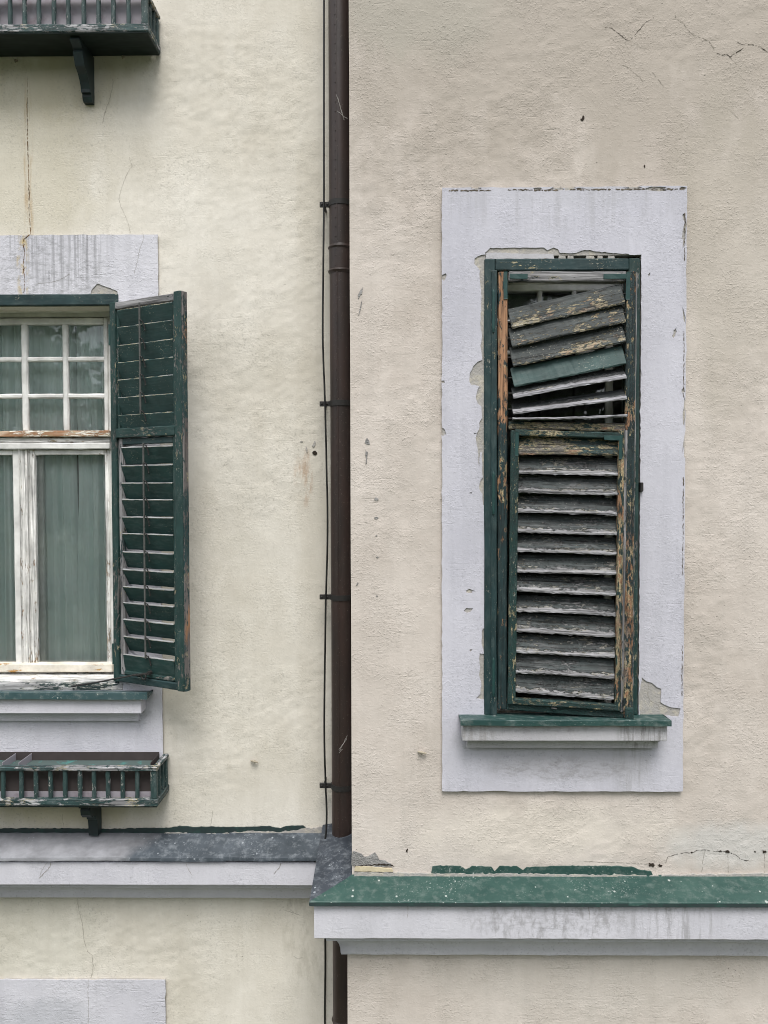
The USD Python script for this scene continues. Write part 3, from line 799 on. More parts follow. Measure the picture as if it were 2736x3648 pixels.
obj('flashing_sheet', tm(v, f), 'flashing_left', ledge2, smooth=40)
v, f = flash(XC - PR + .01, xj - .01, [(o + .0015, z + .0025) for o, z in sl2], YL, 6, .0015, 24)
obj('flashing_sheet', tm(v, f), 'flashing_left', ledge2, smooth=40)
up = pxpoly([(-300, 2972), (-300, 2948), (100, 2950), (400, 2952), (600, 2948), (640, 2942), (690, 2946), (760, 2944), (860, 2946), (960, 2942), (1000, 2950), (1020, 2942), (1080, 2940), (1092, 2950), (1080, 2962), (1000, 2966), (900, 2964), (760, 2968), (600, 2964), (560, 2972)], YL, .0012, .012, 35)
obj('flashing_upstand', plate(up, YL - .0062, YL + .004), 'flashing_edge', ledge2)
ms_ = pxpoly([(560, 2974), (600, 2962), (700, 2968), (800, 2966), (900, 2958), (1000, 2962), (1100, 2948), (1180, 2942), (1190, 2966), (1090, 2972), (900, 2974), (700, 2976)], YL, .0018, .012, 36)
obj('mortar_seam', plate(ms_, YL - .0090, YL + .004), 'bare_plaster', ledge2)

for k, (pts, w) in enumerate([([(182, 3072), (180, 3085), (160, 3108), (138, 3130)], .0022), ([(168, 3072), (150, 3100), (142, 3120)], .0012), ([(662, 3076), (672, 3098), (686, 3120)], .0016), ([(1000, 3076), (996, 3090), (975, 3112)], .0028)]):
    obj('scratch', ribbon(pts, w, YL - PL_, 300 + k, .0008, None, .0012), 'crack_faint', ledge2)
for k, (pts, w) in enumerate([([(1452, 3228), (1454, 3250), (1450, 3270)], .0014), ([(2098, 3230), (2099, 3255), (2100, 3278)], .0014)]):
    obj('scratch', ribbon(pts, w, YR - PR, 310 + k, .0008, None, .0012), 'crack_faint', ledge)
# ------------------------------------------------------------------ downpipe, its clamps, the cable
g = G('pipe_paint'); p = g.pos()
c = g.mix(g.rng(g.noise(g.map(p, (3, 3, .8)), 5.0, 5.0, .6), .35, .7), (.021, .0145, .0125), (.037, .021, .0172))
c = g.mix(g.mul(g.rng(g.noise(g.map(p, (12, 12, 1)), 4.0, 5.0, .65), .52, .75), .35), c, (.05, .042, .037))
c = g.mix(g.mul(g.rng(g.noise(p, 140.0, 3.0), .66, .7), .35), c, (.2, .17, .14))
g.done(g.bsdf(base_color=c, roughness=.5, specular_ior_level=.45, normal=g.bump(g.noise(p, 25.0, 4.0), .25, .002)))
simple('iron_dark', (.018, .017, .016), .6, .5, 40.0, .5)
simple('cable_black', (.008, .008, .008), .5, .2, 20.0, .1)
YP = 0.375; RP = .0525
XP = X(1216, 1748, YP)
zj = zz(3020, YP); zlow = zz(3290, YP)
pipe = thing('downpipe', 'brown riveted metal rainwater downpipe in the corner between the two walls', 'downpipe', (XP, YP, 0))
z880, z968 = zz(884, YP), zz(968, YP)
obj('pipe_length', lathe([(RP, z880), (RP, ZT)], XP, YP, 40), 'pipe_paint', pipe, smooth=40)
obj('pipe_length', lathe([(RP - .001, zj - .02), (RP - .001, z968 + .01)], XP, YP, 40), 'pipe_paint', pipe, smooth=40)
obj('pipe_length', lathe([(RP - .004, 0.0), (RP - .004, zbot + .02)], XP - .002, YP, 40), 'pipe_paint', pipe, smooth=40, label='lower length of downpipe below the ledge')


def bead(z, r, h=.004):
    return [(r, z - h * 2), (r + .004, z - h), (r + .0055, z), (r + .004, z + h), (r, z + h * 2)]


obj('joint_sleeve', lathe([(RP + .0005, z968 - .012)] + bead(z968, RP + .001) + [(RP + .0012, z968 + .015), (RP + .0012, z880 - .012)] + bead(z880, RP + .001) + [(RP, z880 + .012)], XP, YP, 40), 'pipe_paint', pipe, smooth=40)
zr = zz(3630, YP)
obj('joint_sleeve', lathe([(RP - .003, zr - .02)] + bead(zr, RP - .003) + [(RP - .004, zr + .02)], XP - .002, YP, 40), 'pipe_paint', pipe, smooth=40)
# standing seam with rivets, on the front left of the pipe
sa = math.radians(256)
sx, sy = XP + RP * math.cos(sa), YP + RP * math.sin(sa)
parts = [rb(sx - .003, sx + .003, sy - .0014, sy + .004, zj, ZT, .001)]
zv = zj + .03
while zv < ZT - .05:
    s = trimesh.creation.icosphere(1, .0024); s.apply_scale([1, .6, 1]); s.apply_translation([sx - .006, sy - .0004, zv]); parts.append(s); zv += .0445
obj('riveted_seam', cat_(parts), 'pipe_paint', pipe)
zt_list = []
for k, y in enumerate([728, 1438, 2126, 2798]):
    zc = zz(y, YP); zt_list.append(zc)
    ring = lathe([(RP + .0008, zc - .013), (RP + .003, zc - .0125), (RP + .003, zc + .0125), (RP + .0008, zc + .013)], XP, YP, 40)
    xl_ = X(1139, y, YP)
    tab = [rb(xl_, XP - RP + .004, YP - .006, YP - .002, zc - .012, zc + .012, .0015), rb(xl_, XP - RP + .004, YP + .002, YP + .006, zc - .012, zc + .012, .0015)]
    for q in (.010, .036):
        s = trimesh.creation.icosphere(1, .0055); s.apply_scale([1, .7, 1]); s.apply_translation([xl_ + q, YP - .007, zc]); tab.append(s)
    st = rb(xl_ + .018, xl_ + .026, YP + .001, YL + .02, zc - .006, zc + .006, .001)
    obj('pipe_clamp', cat_([ring, st] + tab), 'iron_dark', pipe, smooth=35)
pts = [(1153, -400), (1154, 0), (1154, 300), (1154, 520), (1154, 728), (1151, 1000), (1150, 1200), (1158, 1438), (1163, 1650), (1167, 1850), (1165, 2000), (1161, 2126), (1157, 2400), (1155, 2600), (1160, 2798), (1164, 2900), (1162, 2960), (1155, 3010), (1153, 3035)]
cp = np.array([P(x, y, YP - .014 if y < 2850 else YP - .014 - .02 * (y - 2850) / 100) for x, y in pts])
from scipy.interpolate import PchipInterpolator
tt = np.linspace(0, 1, 140); t0 = np.linspace(0, 1, len(cp))
cab = obj('cable', tube(np.stack([PchipInterpolator(t0, cp[:, k])(tt) for k in range(3)], 1), .0046, 8), 'cable_black', smooth=60, label='thin black cable running down the cream wall beside the downpipe', cat='cable')
cp = np.array([P(1158, y, YL - .008) for y in (3330, 3420, 3500, 3600, 3700)]); cp[:, 0] += [0, .001, 0, -.001, 0]
obj('cable', tube(cp, .0046, 8), 'cable_black', smooth=60, label='short black cable on the wall below the ledge corner', cat='cable')
simple('dry_leaf', (.22, .11, .035), .9, .4, 60.0, .2, col2=(.09, .06, .03))
rg = np.random.RandomState(4); lv = []
for k in range(46):
    a = rg.uniform(math.pi * .9, math.pi * 1.95); r = RP + rg.uniform(.002, .03)
    c3 = np.array([XP + r * math.cos(a), YP + r * math.sin(a), zj + rg.uniform(.0, .03) - .005])
    u, w = rg.normal(0, 1, 3), rg.normal(0, 1, 3); u /= np.linalg.norm(u); w -= u * np.dot(u, w); w /= np.linalg.norm(w)
    L_, W_ = rg.uniform(.006, .02), rg.uniform(.0012, .004)
    lv.append(tm([c3 - u * L_, c3 + w * W_, c3 + u * L_, c3 - w * W_], [(0, 1, 2), (0, 2, 3)]))
obj('leaf_litter', cat_(lv), 'dry_leaf', kind='stuff', label='dry leaf litter caught at the foot of the downpipe', cat='leaf litter')
simple('cobweb_silk', (.5, .48, .45), .9, .1, 20.0, .1)
cw = []
for a, b, s in [((1198, 330), (1224, 424), 3), ((1203, 345), (1222, 420), 5), ((1200, 395), (1238, 425), 7), ((1210, 370), (1226, 428), 9)]:
    q = np.array([P(a[0] + (b[0] - a[0]) * t, a[1] + (b[1] - a[1]) * t, YP - RP - .003 + .012 * abs(t - .4)) for t in np.linspace(0, 1, 8)]) + np.random.RandomState(s).normal(0, .001, (8, 3)); cw.append(tube(q, .0007, 4))
obj('cobweb', cat_(cw), 'cobweb_silk', label='wisp of cobweb on the upper part of the downpipe', cat='cobweb')
cw = []
for a, b, s in [((1205, 2675), (1236, 2630), 3), ((1208, 2680), (1238, 2620), 5), ((1207, 2684), (1224, 2664), 6)]:
    q = np.array([P(a[0] + (b[0] - a[0]) * t, a[1] + (b[1] - a[1]) * t, YP - RP - .003 + .012 * abs(t - .4)) for t in np.linspace(0, 1, 8)]) + np.random.RandomState(s).normal(0, .001, (8, 3)); cw.append(tube(q, .0006, 4))
obj('cobweb', cat_(cw), 'cobweb_silk', label='wisp of cobweb on the downpipe just above its lowest clamp', cat='cobweb')

# ------------------------------------------------------------------ wooden materials
GREEN = (.0105, .0310, .0330)
wood('green_paint', GREEN, cover=.93, cream=.5, dust=.3, speck=.5)
wood('green_paint_worn', GREEN, cover=.86, cream=.7, dust=.35, speck=.7)
wood('green_left_stile', (.010, .034, .031), cover=.78, cream=.25, dark=(.05, .04, .035), light=(.20, .19, .18), dust=.3, speck=.5, flake=32.0)
wood('green_left_end', (.014, .040, .042), cover=.50, cream=.1, dark=(.04, .034, .032), light=(.18, .165, .16), orange=.12, dust=.3, speck=.3, flake=32.0)
wood('louvre_left', (.010, .034, .031), cover=1.12, cream=.5, dust=.3, speck=.3, edge=(.039, .0445, .50), silver=(.42, .43, .44), dark=(.05, .05, .05), light=(.3, .3, .3))
wood('louvre_left_upper', (.018, .044, .042), cover=1.06, cream=.6, dust=.5, speck=.6, edge=(.0405, .045, .26), silver=(.36, .37, .37), dark=(.05, .05, .05), light=(.25, .25, .25), dustcol=(.045, .07, .068))
wood('grey_wood', split=0.8, paint=(.018, .034, .035), cover=.30, cream=.0, dark=(.024, .023, .023), light=(.30, .295, .30), dust=.2, speck=.3, bump=1.4)
wood('grey_wood_cream', split=0.8, paint=(.014, .036, .034), cover=.48, cream=.7, dark=(.035, .032, .03), light=(.20, .185, .16), orange=.2, dust=.3, speck=.6, alligator=.5, bump=1.4, creamcol=(.36, .31, .19))
wood('orange_stile', split=.7, paint=(.010, .026, .028), cover=.72, cream=.15, dark=(.08, .045, .025), light=(.30, .165, .09), orange=.75, dust=.25, speck=.15, flake=17.0, zone=(.6, 1.4, .105))
wood('stile_loose', split=.8, paint=(.014, .030, .032), cover=.66, cream=.5, orange=.55, dark=(.04, .034, .03), light=(.24, .21, .18), dust=.35, speck=.4, bump=1.5, flake=30.0, alligator=.4, zone=(1.25, .35, .075))
wood('stile_loose_edge', split=.8, paint=(.014, .030, .032), cover=.45, cream=.0, dark=(.03, .029, .029), light=(.25, .245, .25), dust=.3, speck=.1, bump=1.4, zone=(1.0, 1.5, .12))
wood('slat_closed', split=.7, paint=(.036, .043, .042), cover=.80, cream=.8, orange=.35, dark=(.03, .029, .028), light=(.24, .225, .20), dust=.7, speck=1.0, flake=34.0, bump=1.5, dustcol=(.075, .08, .078), creamcol=(.38, .33, .22), edge=(.03, -.034, .06), silver=(.30, .28, .24))
wood('slat_closed_green', paint=(.026, .056, .053), cover=1.0, cream=.7, dark=(.04, .038, .036), light=(.24, .23, .22), dust=.8, speck=.5, dustcol=(.075, .10, .095))
wood('slat_silver', split=.8, paint=(.022, .026, .027), cover=.74, cream=.1, edge=(-.004, -.034, .36), silver=(.46, .46, .49), dark=(.02, .02, .02), light=(.15, .145, .15), dust=.5, speck=.3, flake=36.0, bump=1.5, dustcol=(.05, .05, .052))
wood('slat_flap', split=.9, paint=(.030, .038, .038), cover=.70, cream=.35, edge=(-.014, -.043, .24), silver=(.40, .40, .42), dark=(.012, .012, .012), light=(.23, .225, .225), dust=.85, speck=.6, flake=34.0, bump=2.0, dustcol=(.105, .105, .105), creamcol=(.33, .31, .25))
wood('flap_green', (.010, .036, .033), cover=.70, cream=.8, dark=(.03, .028, .026), light=(.16, .15, .13), dust=.35, speck=.8, alligator=.7, bump=1.3)
wood('flap_right_stile', split=0.6, paint=(.012, .036, .034), cover=.46, cream=.6, dark=(.07, .045, .03), light=(.36, .28, .20), orange=.7, dust=.3, speck=.6, alligator=.5, bump=1.3)
wood('box_wood', split=0.6, paint=(.020, .044, .044), cover=.58, cream=.1, dark=(.07, .068, .07), light=(.36, .36, .37), dust=.45, speck=.4, dustcol=(.16, .18, .18))
wood('box_baluster', (.022, .046, .045), cover=.80, cream=.3, dark=(.07, .07, .07), light=(.34, .34, .34), dust=.7, speck=.6, dustcol=(.09, .112, .112), creamcol=(.40, .40, .36))
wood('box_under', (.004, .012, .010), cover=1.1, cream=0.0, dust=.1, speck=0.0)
WP = (.64, .635, .615)
wood('white_paint', WP, cover=.96, cream=.1, dark=(.12, .10, .08), light=(.42, .38, .33), dust=.25, speck=0.0, dustcol=(.56, .55, .52), bump=.7)
wood('white_paint_clean', (.82, .81, .79), cover=1.1, cream=0.0, dust=.1, speck=0.0, dustcol=(.7, .69, .66), bump=.4)
wood('white_paint_worn', split=0.2, paint=WP, cover=.70, cream=.2, dark=(.10, .075, .055), light=(.45, .38, .30), orange=.3, dust=.35, speck=0.0, dustcol=(.55, .53, .48))
wood('white_rail_bare', (.68, .64, .56), cover=.40, cream=.3, dark=(.22, .14, .09), light=(.55, .42, .31), orange=.5, dust=.3, speck=0.0, dustcol=(.6, .55, .45))
wood('white_rail_rust', (.64, .60, .52), cover=.76, cream=1.2, dark=(.30, .14, .04), light=(.46, .27, .10), orange=.8, dust=.3, speck=.7, dustcol=(.55, .48, .34), creamcol=(.46, .25, .07), flake=12.0)
wood('sill_wood', split=0.6, paint=(.030, .050, .048), cover=.45, cream=.4, dark=(.07, .065, .065), light=(.5, .5, .5), dust=.4, speck=.9, creamcol=(.5, .5, .45))
metal_paint('sill_metal', (.011, .040, .037), (.024, .062, .056), spots=.4, rough=.5, blotch=.55)
metal_paint('sill_metal_left', (.02, .055, .06), (.05, .085, .09), spots=.7, rough=.55, blotch=.8, speck=(.5, .52, .48))
simple('liner_metal', (.30, .28, .31), .6, .4, 14.0, .3, col2=(.20, .16, .18))
simple('liner_brown', (.042, .034, .033), .8, .3, 14.0, .3)
simple('liner_teal', (.07, .10, .095), .9, .5, 18.0, .6, col2=(.06, .24, .22), thr=(.56, .66))
simple('strap_green', (.011, .045, .042), .55, .3, 30.0, .3)
simple('iron_grey', (.085, .085, .08), .65, .5, 50.0, .5, col2=(.03, .03, .03))

g = G('window_glass'); p = g.pos()
fr = g('fresnel', 'fac', IOR=1.5)
gl = g('glossy_bsdf', 'BSDF', color=(.95, .97, .97), roughness=.012, normal=g.bump(g.noise(p, 5.0, 2.0), .25, .004))
tr = g('transparent_bsdf', 'BSDF', color=(.97, .985, .98))
mx = g('mix_closure', 'closure', fac=g.mul(fr, 1.0), closure1=tr, closure2=gl)
df = g('diffuse_bsdf', 'BSDF', color=(.45, .47, .45))
g.done(g('mix_closure', 'closure', fac=g.rng(g.noise(p, 9.0, 6.0, .65), .4, .8, .02, .07), closure1=mx, closure2=df))
g = G('curtain_cloth'); p = g.pos()
cc = g.mix(g.rng(g.noise(g.map(p, (30, 30, 1.2)), 1.0, 5.0, .6), .3, .7), (.68, .80, .765), (.84, .94, .91))
df = g('diffuse_bsdf', 'BSDF', color=cc)
g.done(g('mix_closure', 'closure', fac=.1, closure1=df, closure2=g('translucent_bsdf', 'BSDF', color=cc)))

VX, VZ, VY = (1, 0, 0), (0, 0, 1), (0, 1, 0)


def hplank(name, x0, x1, z0, z1, yf, yb, mat, parent, seed=0, label=None, **k):
    """horizontal board with its face to the front"""
    m, xf = plank((x0, (yf + yb) / 2, (z0 + z1) / 2), (x1, (yf + yb) / 2, (z0 + z1) / 2), (0, 0, 1), abs(z1 - z0), abs(yb - yf), seed=seed, **k)
    return obj(name, m, mat, parent, xf, label=label)


def vplank(name, x0, x1, z0, z1, yf, yb, mat, parent, seed=0, label=None, **k):
    m, xf = plank(((x0 + x1) / 2, (yf + yb) / 2, z0), ((x0 + x1) / 2, (yf + yb) / 2, z1), (1, 0, 0), abs(x1 - x0), abs(yb - yf), seed=seed, **k)
    return obj(name, m, mat, parent, xf, label=label)


# ------------------------------------------------------------------ left window
cx_ = X(91, 1748, YW)
def mir(x): return 2 * cx_ - x
wx1 = X(401, 1748, YW); wx0 = mir(wx1)
zw = lambda y, Y=YW: Z(250, y, Y)
win = thing('window', 'white casement window with small panes above and teal curtain behind the glass', 'window', (cx_, YW, zw(2440)))
# green outer frame
obj0 = hplank('outer_header', wx0 - .05, X(424, 1070, YL - .01), zw(1089, YL - .01), zw(1049, YL - .01), YL - .022, YW - .01, 'green_paint_worn', win, 3)
vplank('outer_jamb', X(400, 1748, YL - .018), X(424, 1748, YL), zw(2450, YL), zw(1090, YL) - .001, YL - .018, YW + .02, 'green_paint_worn', win, 4)
vplank('outer_jamb', wx0 - .05, wx0 - .005, zw(2450, YL), zw(1090, YL) - .001, YL - .018, YW + .02, 'green_paint_worn', win, 5)
# fixed white frame
hplank('frame_head', wx0, wx1, zw(1131), zw(1104), YW - .012, YW + .05, 'white_paint', win, 6)
hplank('frame_head', wx0, wx1, zw(1112, YW - .03), zw(1098, YW - .03), YW - .03, YW - .0125, 'white_paint', win, 7)
vplank('frame_jamb', X(390, 1748, YW), wx1 + .045, zw(2400), zw(1131) - .001, YW - .012, YW + .05, 'white_paint', win, 8)
vplank('frame_jamb', wx0 - .045, mir(X(390, 1748, YW)), zw(2400), zw(1131) - .001, YW - .012, YW + .05, 'white_paint', win, 9)
# upper sash
u0, u1 = mir(X(390, 1300, YW)) + .001, X(390, 1300, YW) - .001
gx1 = X(375, 1350, YW); gx0 = mir(gx1)
vplank('sash_stile', gx1, u1, zw(1535), zw(1135), YW - .02, YW + .02, 'white_paint', win, 10)
vplank('sash_stile', u0, gx0, zw(1535), zw(1135), YW - .02, YW + .02, 'white_paint', win, 11)
hplank('sash_rail', gx0, gx1, zw(1158), zw(1135), YW - .0195, YW + .02, 'white_paint', win, 12)
hplank('sash_rail', u0 - .01, u1 + .012, zw(1556, YW - .035), zw(1534, YW - .035), YW - .04, YW + .02, 'white_rail_bare', win, 13, label='weather bar of bare orange wood under the small panes')
gz1, gz0 = zw(1158), zw(1534)
mz = [(zw(1290), zw(1272)), (zw(1421), zw(1403))]
mxs = [(X(82, 1350, YW), X(103, 1350, YW)), (X(228, 1350, YW), X(247, 1350, YW))]
mxs.append((mir(mxs[1][1]), mir(mxs[1][0])))
mxs.sort()
for k, (a, b) in enumerate(mxs):
    vplank('muntin', a, b, gz0, gz1, YW - .018, YW + .014, 'white_paint', win, 20 + k, c=.006)
xe = [gx0] + [q for ab in mxs for q in ab] + [gx1]
ze = [gz0] + [q for ab in reversed(mz) for q in ab] + [gz1]
for i in range(4):
    for k, (a, b) in enumerate(mz):
        hplank('muntin', xe[2 * i], xe[2 * i + 1], a + .001, b - .001, YW - .0165, YW + .0135, 'white_paint', win, 30 + 4 * i + k, c=.006, nx=4)
    for j in range(3):
        obj('pane', rb(xe[2 * i] - .004, xe[2 * i + 1] + .004, YW + .002, YW + .005, ze[2 * j] - .004, ze[2 * j + 1] + .004, .0005), 'window_glass', win)
# transom
hplank('transom', wx0, wx1 - .001, zw(1600, YW - .03), zw(1578, YW - .03), YW - .035, YW + .03, 'white_paint', win, 50)
hplank('transom', wx0, wx1 - .002, zw(1577, YW - .02), zw(1558, YW - .02), YW - .024, YW + .03, 'white_paint_worn', win, 51)
# lower casements
lx1 = X(381, 1980, YW); lx0 = X(134, 1980, YW); m0, m1 = X(72, 1980, YW), X(110, 1980, YW)
lz1, lz0 = zw(1621), zw(2366)
for (a, b, c_, d) in ((lx0, lx1, m1 - .02, u1), (mir(lx1), mir(lx0), u0, mir(m1) + .02)):
    s_ = 60 if a > cx_ else 70
    vplank('casement_stile', c_, a, zw(2368), zw(1602), YW - .015, YW + .02, 'white_paint_worn', win, s_)
    vplank('casement_stile', b, d, zw(2368), zw(1602), YW - .015, YW + .02, 'white_paint_worn' if a > cx_ else 'white_paint', win, s_ + 1)
    hplank('casement_rail', a, b, lz1, zw(1602) - .001, YW - .0145, YW + .02, 'white_paint', win, s_ + 2)
    obj('pane', rb(a - .004, b + .004, YW + .003, YW + .007, lz0 - .004, lz1 + .004, .0005), 'window_glass', win)
hplank('casement_rail', u0 - .012, u1 + .014, zw(2394, YW - .04), zw(2364, YW - .04), YW - .048, YW + .02, 'white_rail_rust', win, 80, label='rust stained weather bar at the foot of the casements')
prof = [(math.sin(t) * (m1 - m0 - .012) / 2, -math.cos(t) * .02) for t in np.linspace(-math.pi / 2, math.pi / 2, 9)]
mv, mf = [], []
for i, zq in enumerate(np.linspace(zw(2374, YW - .05), zw(1600), 10)):
    for a, b in prof: mv.append((i * 0 + a, b, zq))
# half-round cover strip, in its own space with length along x
L_ = zw(1600) - zw(2374, YW - .05)
mv = [(L_ * i / 9, a, -b) for i in range(10) for a, b in prof]
mf = [q for i in range(9) for k in range(8) for q in ((i * 9 + k, (i + 1) * 9 + k, (i + 1) * 9 + k + 1), (i * 9 + k, (i + 1) * 9 + k + 1, i * 9 + k + 1))]
obj('cover_strip', tm(mv, mf), 'white_paint_worn', win, frame((cx_ + .003, YW - .03, zw(2374, YW - .05)), (0, 0, 1), (1, 0, 0)), smooth=60)
# inner casement post seen through the glass
vplank('inner_post', X(140, 1980, YW + .14), X(186, 1980, YW + .14), zw(2380, YW + .1), zw(1610, YW + .1), YW + .035, YW + .06, 'white_paint', win, 90)
vplank('inner_post', X(160, 1980, YW + .14), X(172, 1980, YW + .14), zw(2380, YW + .1), zw(1610, YW + .1), YW + .028, YW + .0345, 'white_paint', win, 91)
# bottom frame and green apron board
hplank('frame_foot', wx0, wx1 + .01, zw(2414, YW - .04), zw(2396, YW - .02), YW - .03, YW + .05, 'sill_wood', win, 92)
hplank('frame_foot', wx0, X(410, 2420, YL + .03), zw(2434, YL + .02), zw(2415, YL + .02), YL + .01, YW + .05, 'white_paint_worn', win, 93)
hplank('outer_foot', wx0 - .04, X(440, 2445, YL - .01), zw(2458, YL - .01), zw(2431, YL - .01), YL - .02, YW - .02, 'sill_wood', win, 94)

# curtains
def curtain(x0, x1, z0, z1, yb, seed, label, side):
    """side +1: the free edge is the right one, -1: the left one; the edge bows away from its neighbour and leaves a slit"""
    r = np.random.RandomState(seed); nx, nz = 260, 20
    xs, zs = np.linspace(0, 1, nx), np.linspace(0, 1, nz); v = []
    ph = r.uniform(0, 6, 6)
    for i, x in enumerate(xs):
        for j, z in enumerate(zs):
            w = (x1 - x0)
            gap = .0075 * max(0.0, math.sin(math.pi * min(1, max(0, (z - .38) / .34)))) ** .7 + .012 * (z - .5)
            e = (x if side > 0 else 1 - x) ** 3
            u = x * w / .085
            sw_ = 1.15 - .45 * z
            w1 = u * 3.14 * 1.55 + ph[0] + 1.3 * math.sin(u * 1.1 + ph[3]) + .25 * math.sin(2.2 * z + ph[4])
            y = sw_ * ((.030 + .016 * math.sin(u * 1.7 + ph[5])) * (1 - abs(math.sin(w1)) ** .6) + .006 * math.sin(u * 19 + ph[1] + .3 * z) + .014 * math.sin(u * .31 * 6.28 + ph[2] + .5 * z))
            v.append((x0 + w * x - side * gap * e + .012 * (z - .5) * e * (1 if side > 0 else -1) * 0, yb + y * (1 - .6 * e) - .03, z0 + (z1 - z0) * z))
    f = [q for i in range(nx - 1) for j in range(nz - 1) for q in ((i * nz + j, (i + 1) * nz + j, (i + 1) * nz + j + 1), (i * nz + j, (i + 1) * nz + j + 1, i * nz + j + 1))]
    obj('curtain', tm(v, f), 'curtain_cloth', smooth=70, label=label, cat='curtain')


YC = YW + .12
xm = X(283, 1800, YC)
curtain(xm, HL[1] - .002, HL[2] + .01, HL[3] - .01, YC, 3, 'teal curtain hanging right of the dark slit behind the white window', -1)
curtain(HL[0] + .01, xm + .0005, HL[2] + .01, HL[3] - .01, YC + .006, 5, 'teal curtain hanging left of the dark slit behind the white window', 1)

# sill of the left window
def sill(name, label, xa, xb, Yw, zt, zf, zl, z2, z3, pm, pf, p2, mat, mould, seed, xbm, xb2, end_left=True):
    """metal cover, plaster fascia and cove under a window"""
    t = thing(name, label, 'window sill', ((xa + xb) / 2, Yw - .06, z3))
    v, f = flash(xb, xa, [(-.02, zt + .002), (.02, zt), (pm - .003, zf + .002), (pm, zf), (pm + .001, zl), (pm - .008, zl - .001)], Yw, seed, .0012, 30)
    m = tm(v, f)
    n = 6; c = []
    for e in (0, 29):
        c += [(e * n, e * n + k, e * n + k + 1) for k in range(1, n - 1)]
    m = tm(v, f + c)
    obj('metal_cover', m, mat, t)
    xo = (xb - xbm)
    pts = [(xbm, pf, zl + .004), ]
    fm = rb(xa + (xo if end_left else 0), xbm, Yw - pf, Yw - .01, z2, zl + .003, .003)
    obj('sill_fascia', fm, mould, t)
    pr = [(Yw - .012, z2 - .001), (Yw - p2, z2 - .001)] + [(Yw - p2 + (p2 - .04) * math.sin(q), z2 - .006 - (z2 - z3 - .014) * (1 - math.cos(q))) for q in np.linspace(0, math.pi / 2, 6)] + [(Yw - .04, z3), (Yw - .012, z3)]
    obj('sill_cove', extrude_x(pr, xa + ((xb - xb2) if end_left else 0), xb2, nx=24, amp=.0003), mould, t, smooth=35)
    return t


Zs = lambda y, Y: Z(250, y, Y)
pml = .115
sill('window_sill', 'left window sill with mottled green metal cover above the flower box', wx0 - .13, X(524, 2470, YL - pml), YL, Zs(2457, YL), Zs(2468, YL - pml), Zs(2492, YL - pml), Zs(2542, YL - .09), Zs(2568, YL - .04),
     pml, .092, .075, 'sill_metal_left', 'plaster_ledge', 3, X(503, 2515, YL - .09), X(487, 2555, YL - .06))
Zs = lambda y, Y: Z(2000, y, Y)
pmr = .125
sill('window_sill', 'right window sill with plain green metal cover under the broken shutter', X(1641, 2570, -pmr), X(2393, 2570, -pmr), YR - .012, Zs(2545, YR - .01), Zs(2568, -pmr), Zs(2586, -pmr), Zs(2640, -.10), Zs(2664, -.05),
     pmr - .012, .090, .072, 'sill_metal', 'plaster_sill', 4, X(2377, 2610, -.1), X(2345, 2650, -.06))

# ------------------------------------------------------------------ open left shutter
ang = math.radians(27.7)
HX = np.array([X(396, 1748, .435), .435, 0.0])
ux = np.array([math.cos(ang), -math.sin(ang), 0]); un = np.array([-math.sin(ang), -math.cos(ang), 0])   # un faces the viewer
WS, TS = .462, .040
uz = np.array([0, 0, 1.0])


def LP(px, py):
    q = onplane(px, py, HX, un); return np.dot(q - HX, ux), q[2]


zt_s = LP(420, 1073)[1]; zb_s = LP(420, 2428)[1]
shl = thing('louvred_shutter', 'dark green louvred shutter standing open beside the white curtained window', 'shutter', HX + uz * zb_s)


def SP(u, d, z): return HX + ux * u + un * d + uz * z


def sbar(name, u0, u1, z0, z1, d0, d1, mat, vertical, seed=0, label=None, **k):
    uc, zc, dc = (u0 + u1) / 2, (z0 + z1) / 2, (d0 + d1) / 2
    if vertical: m, xf = plank(SP(uc, dc, z0), SP(uc, dc, z1), ux, u1 - u0, d1 - d0, seed=seed, **k)
    else: m, xf = plank(SP(u0, dc, zc), SP(u1, dc, zc), uz, z1 - z0, d1 - d0, seed=seed, **k)
    return obj(name, m, mat, shl, xf, label=label)


sw = .052
sbar('stile', 0, .036, zb_s, zt_s, -TS, 0, 'green_left_stile', True, 1)
sbar('stile', WS - .05, WS - .006, zb_s - .002, zt_s + .004, -TS, .001, 'green_left_stile', True, 2)
sbar('stile_edge', WS - .006, WS, zb_s - .001, zt_s + .003, -TS + .002, -.004, 'green_left_end', True, 3, label='grazed edge of the outer stile with bare brown wood')
zl1 = LP(416, 1101)[1]
zmid1, zmid0 = LP(430, 1526)[1], LP(430, 1560)[1]
sbar('rail', .036, WS - .05, zl1, zt_s - .002, -TS + .001, -.002, 'grey_wood', False, 4)
sbar('rail', .036, WS - .05, zmid0, zmid1, -TS + .001, .002, 'green_left_stile', False, 5)
zbr = LP(500, 2432)[1]
sbar('rail', .036, WS - .05, zb_s, zb_s + .034, -TS + .001, -.002, 'green_paint', False, 6)
sbar('stile_bead', .036, .048, zmid1, zl1, -TS + .01, -.010, 'green_left_stile', True, 7)
sbar('stile_bead', WS - .062, WS - .05, zmid1, zl1, -TS + .01, -.006, 'green_left_stile', True, 8)
# flap in the lower half
sbar('flap_stile', .040, .066, zb_s + .036, zmid0 - .002, -TS + .006, -.010, 'grey_wood', True, 9)
sbar('flap_stile', WS - .074, WS - .052, zb_s + .036, zmid0 - .002, -TS + .006, -.010, 'green_left_stile', True, 10)
zft = LP(450, 1588)[1]
sbar('flap_rail', .066, WS - .074, zft + .006, zmid0 - .002, -TS + .008, -.012, 'green_paint', False, 11)
zfb_ = LP(451, 2392)[1]
sbar('flap_rail', .066, WS - .074, zb_s + .036, zfb_, -TS + .006, -.009, 'green_left_stile', False, 12)
tilt = math.radians(62)
wl = .090


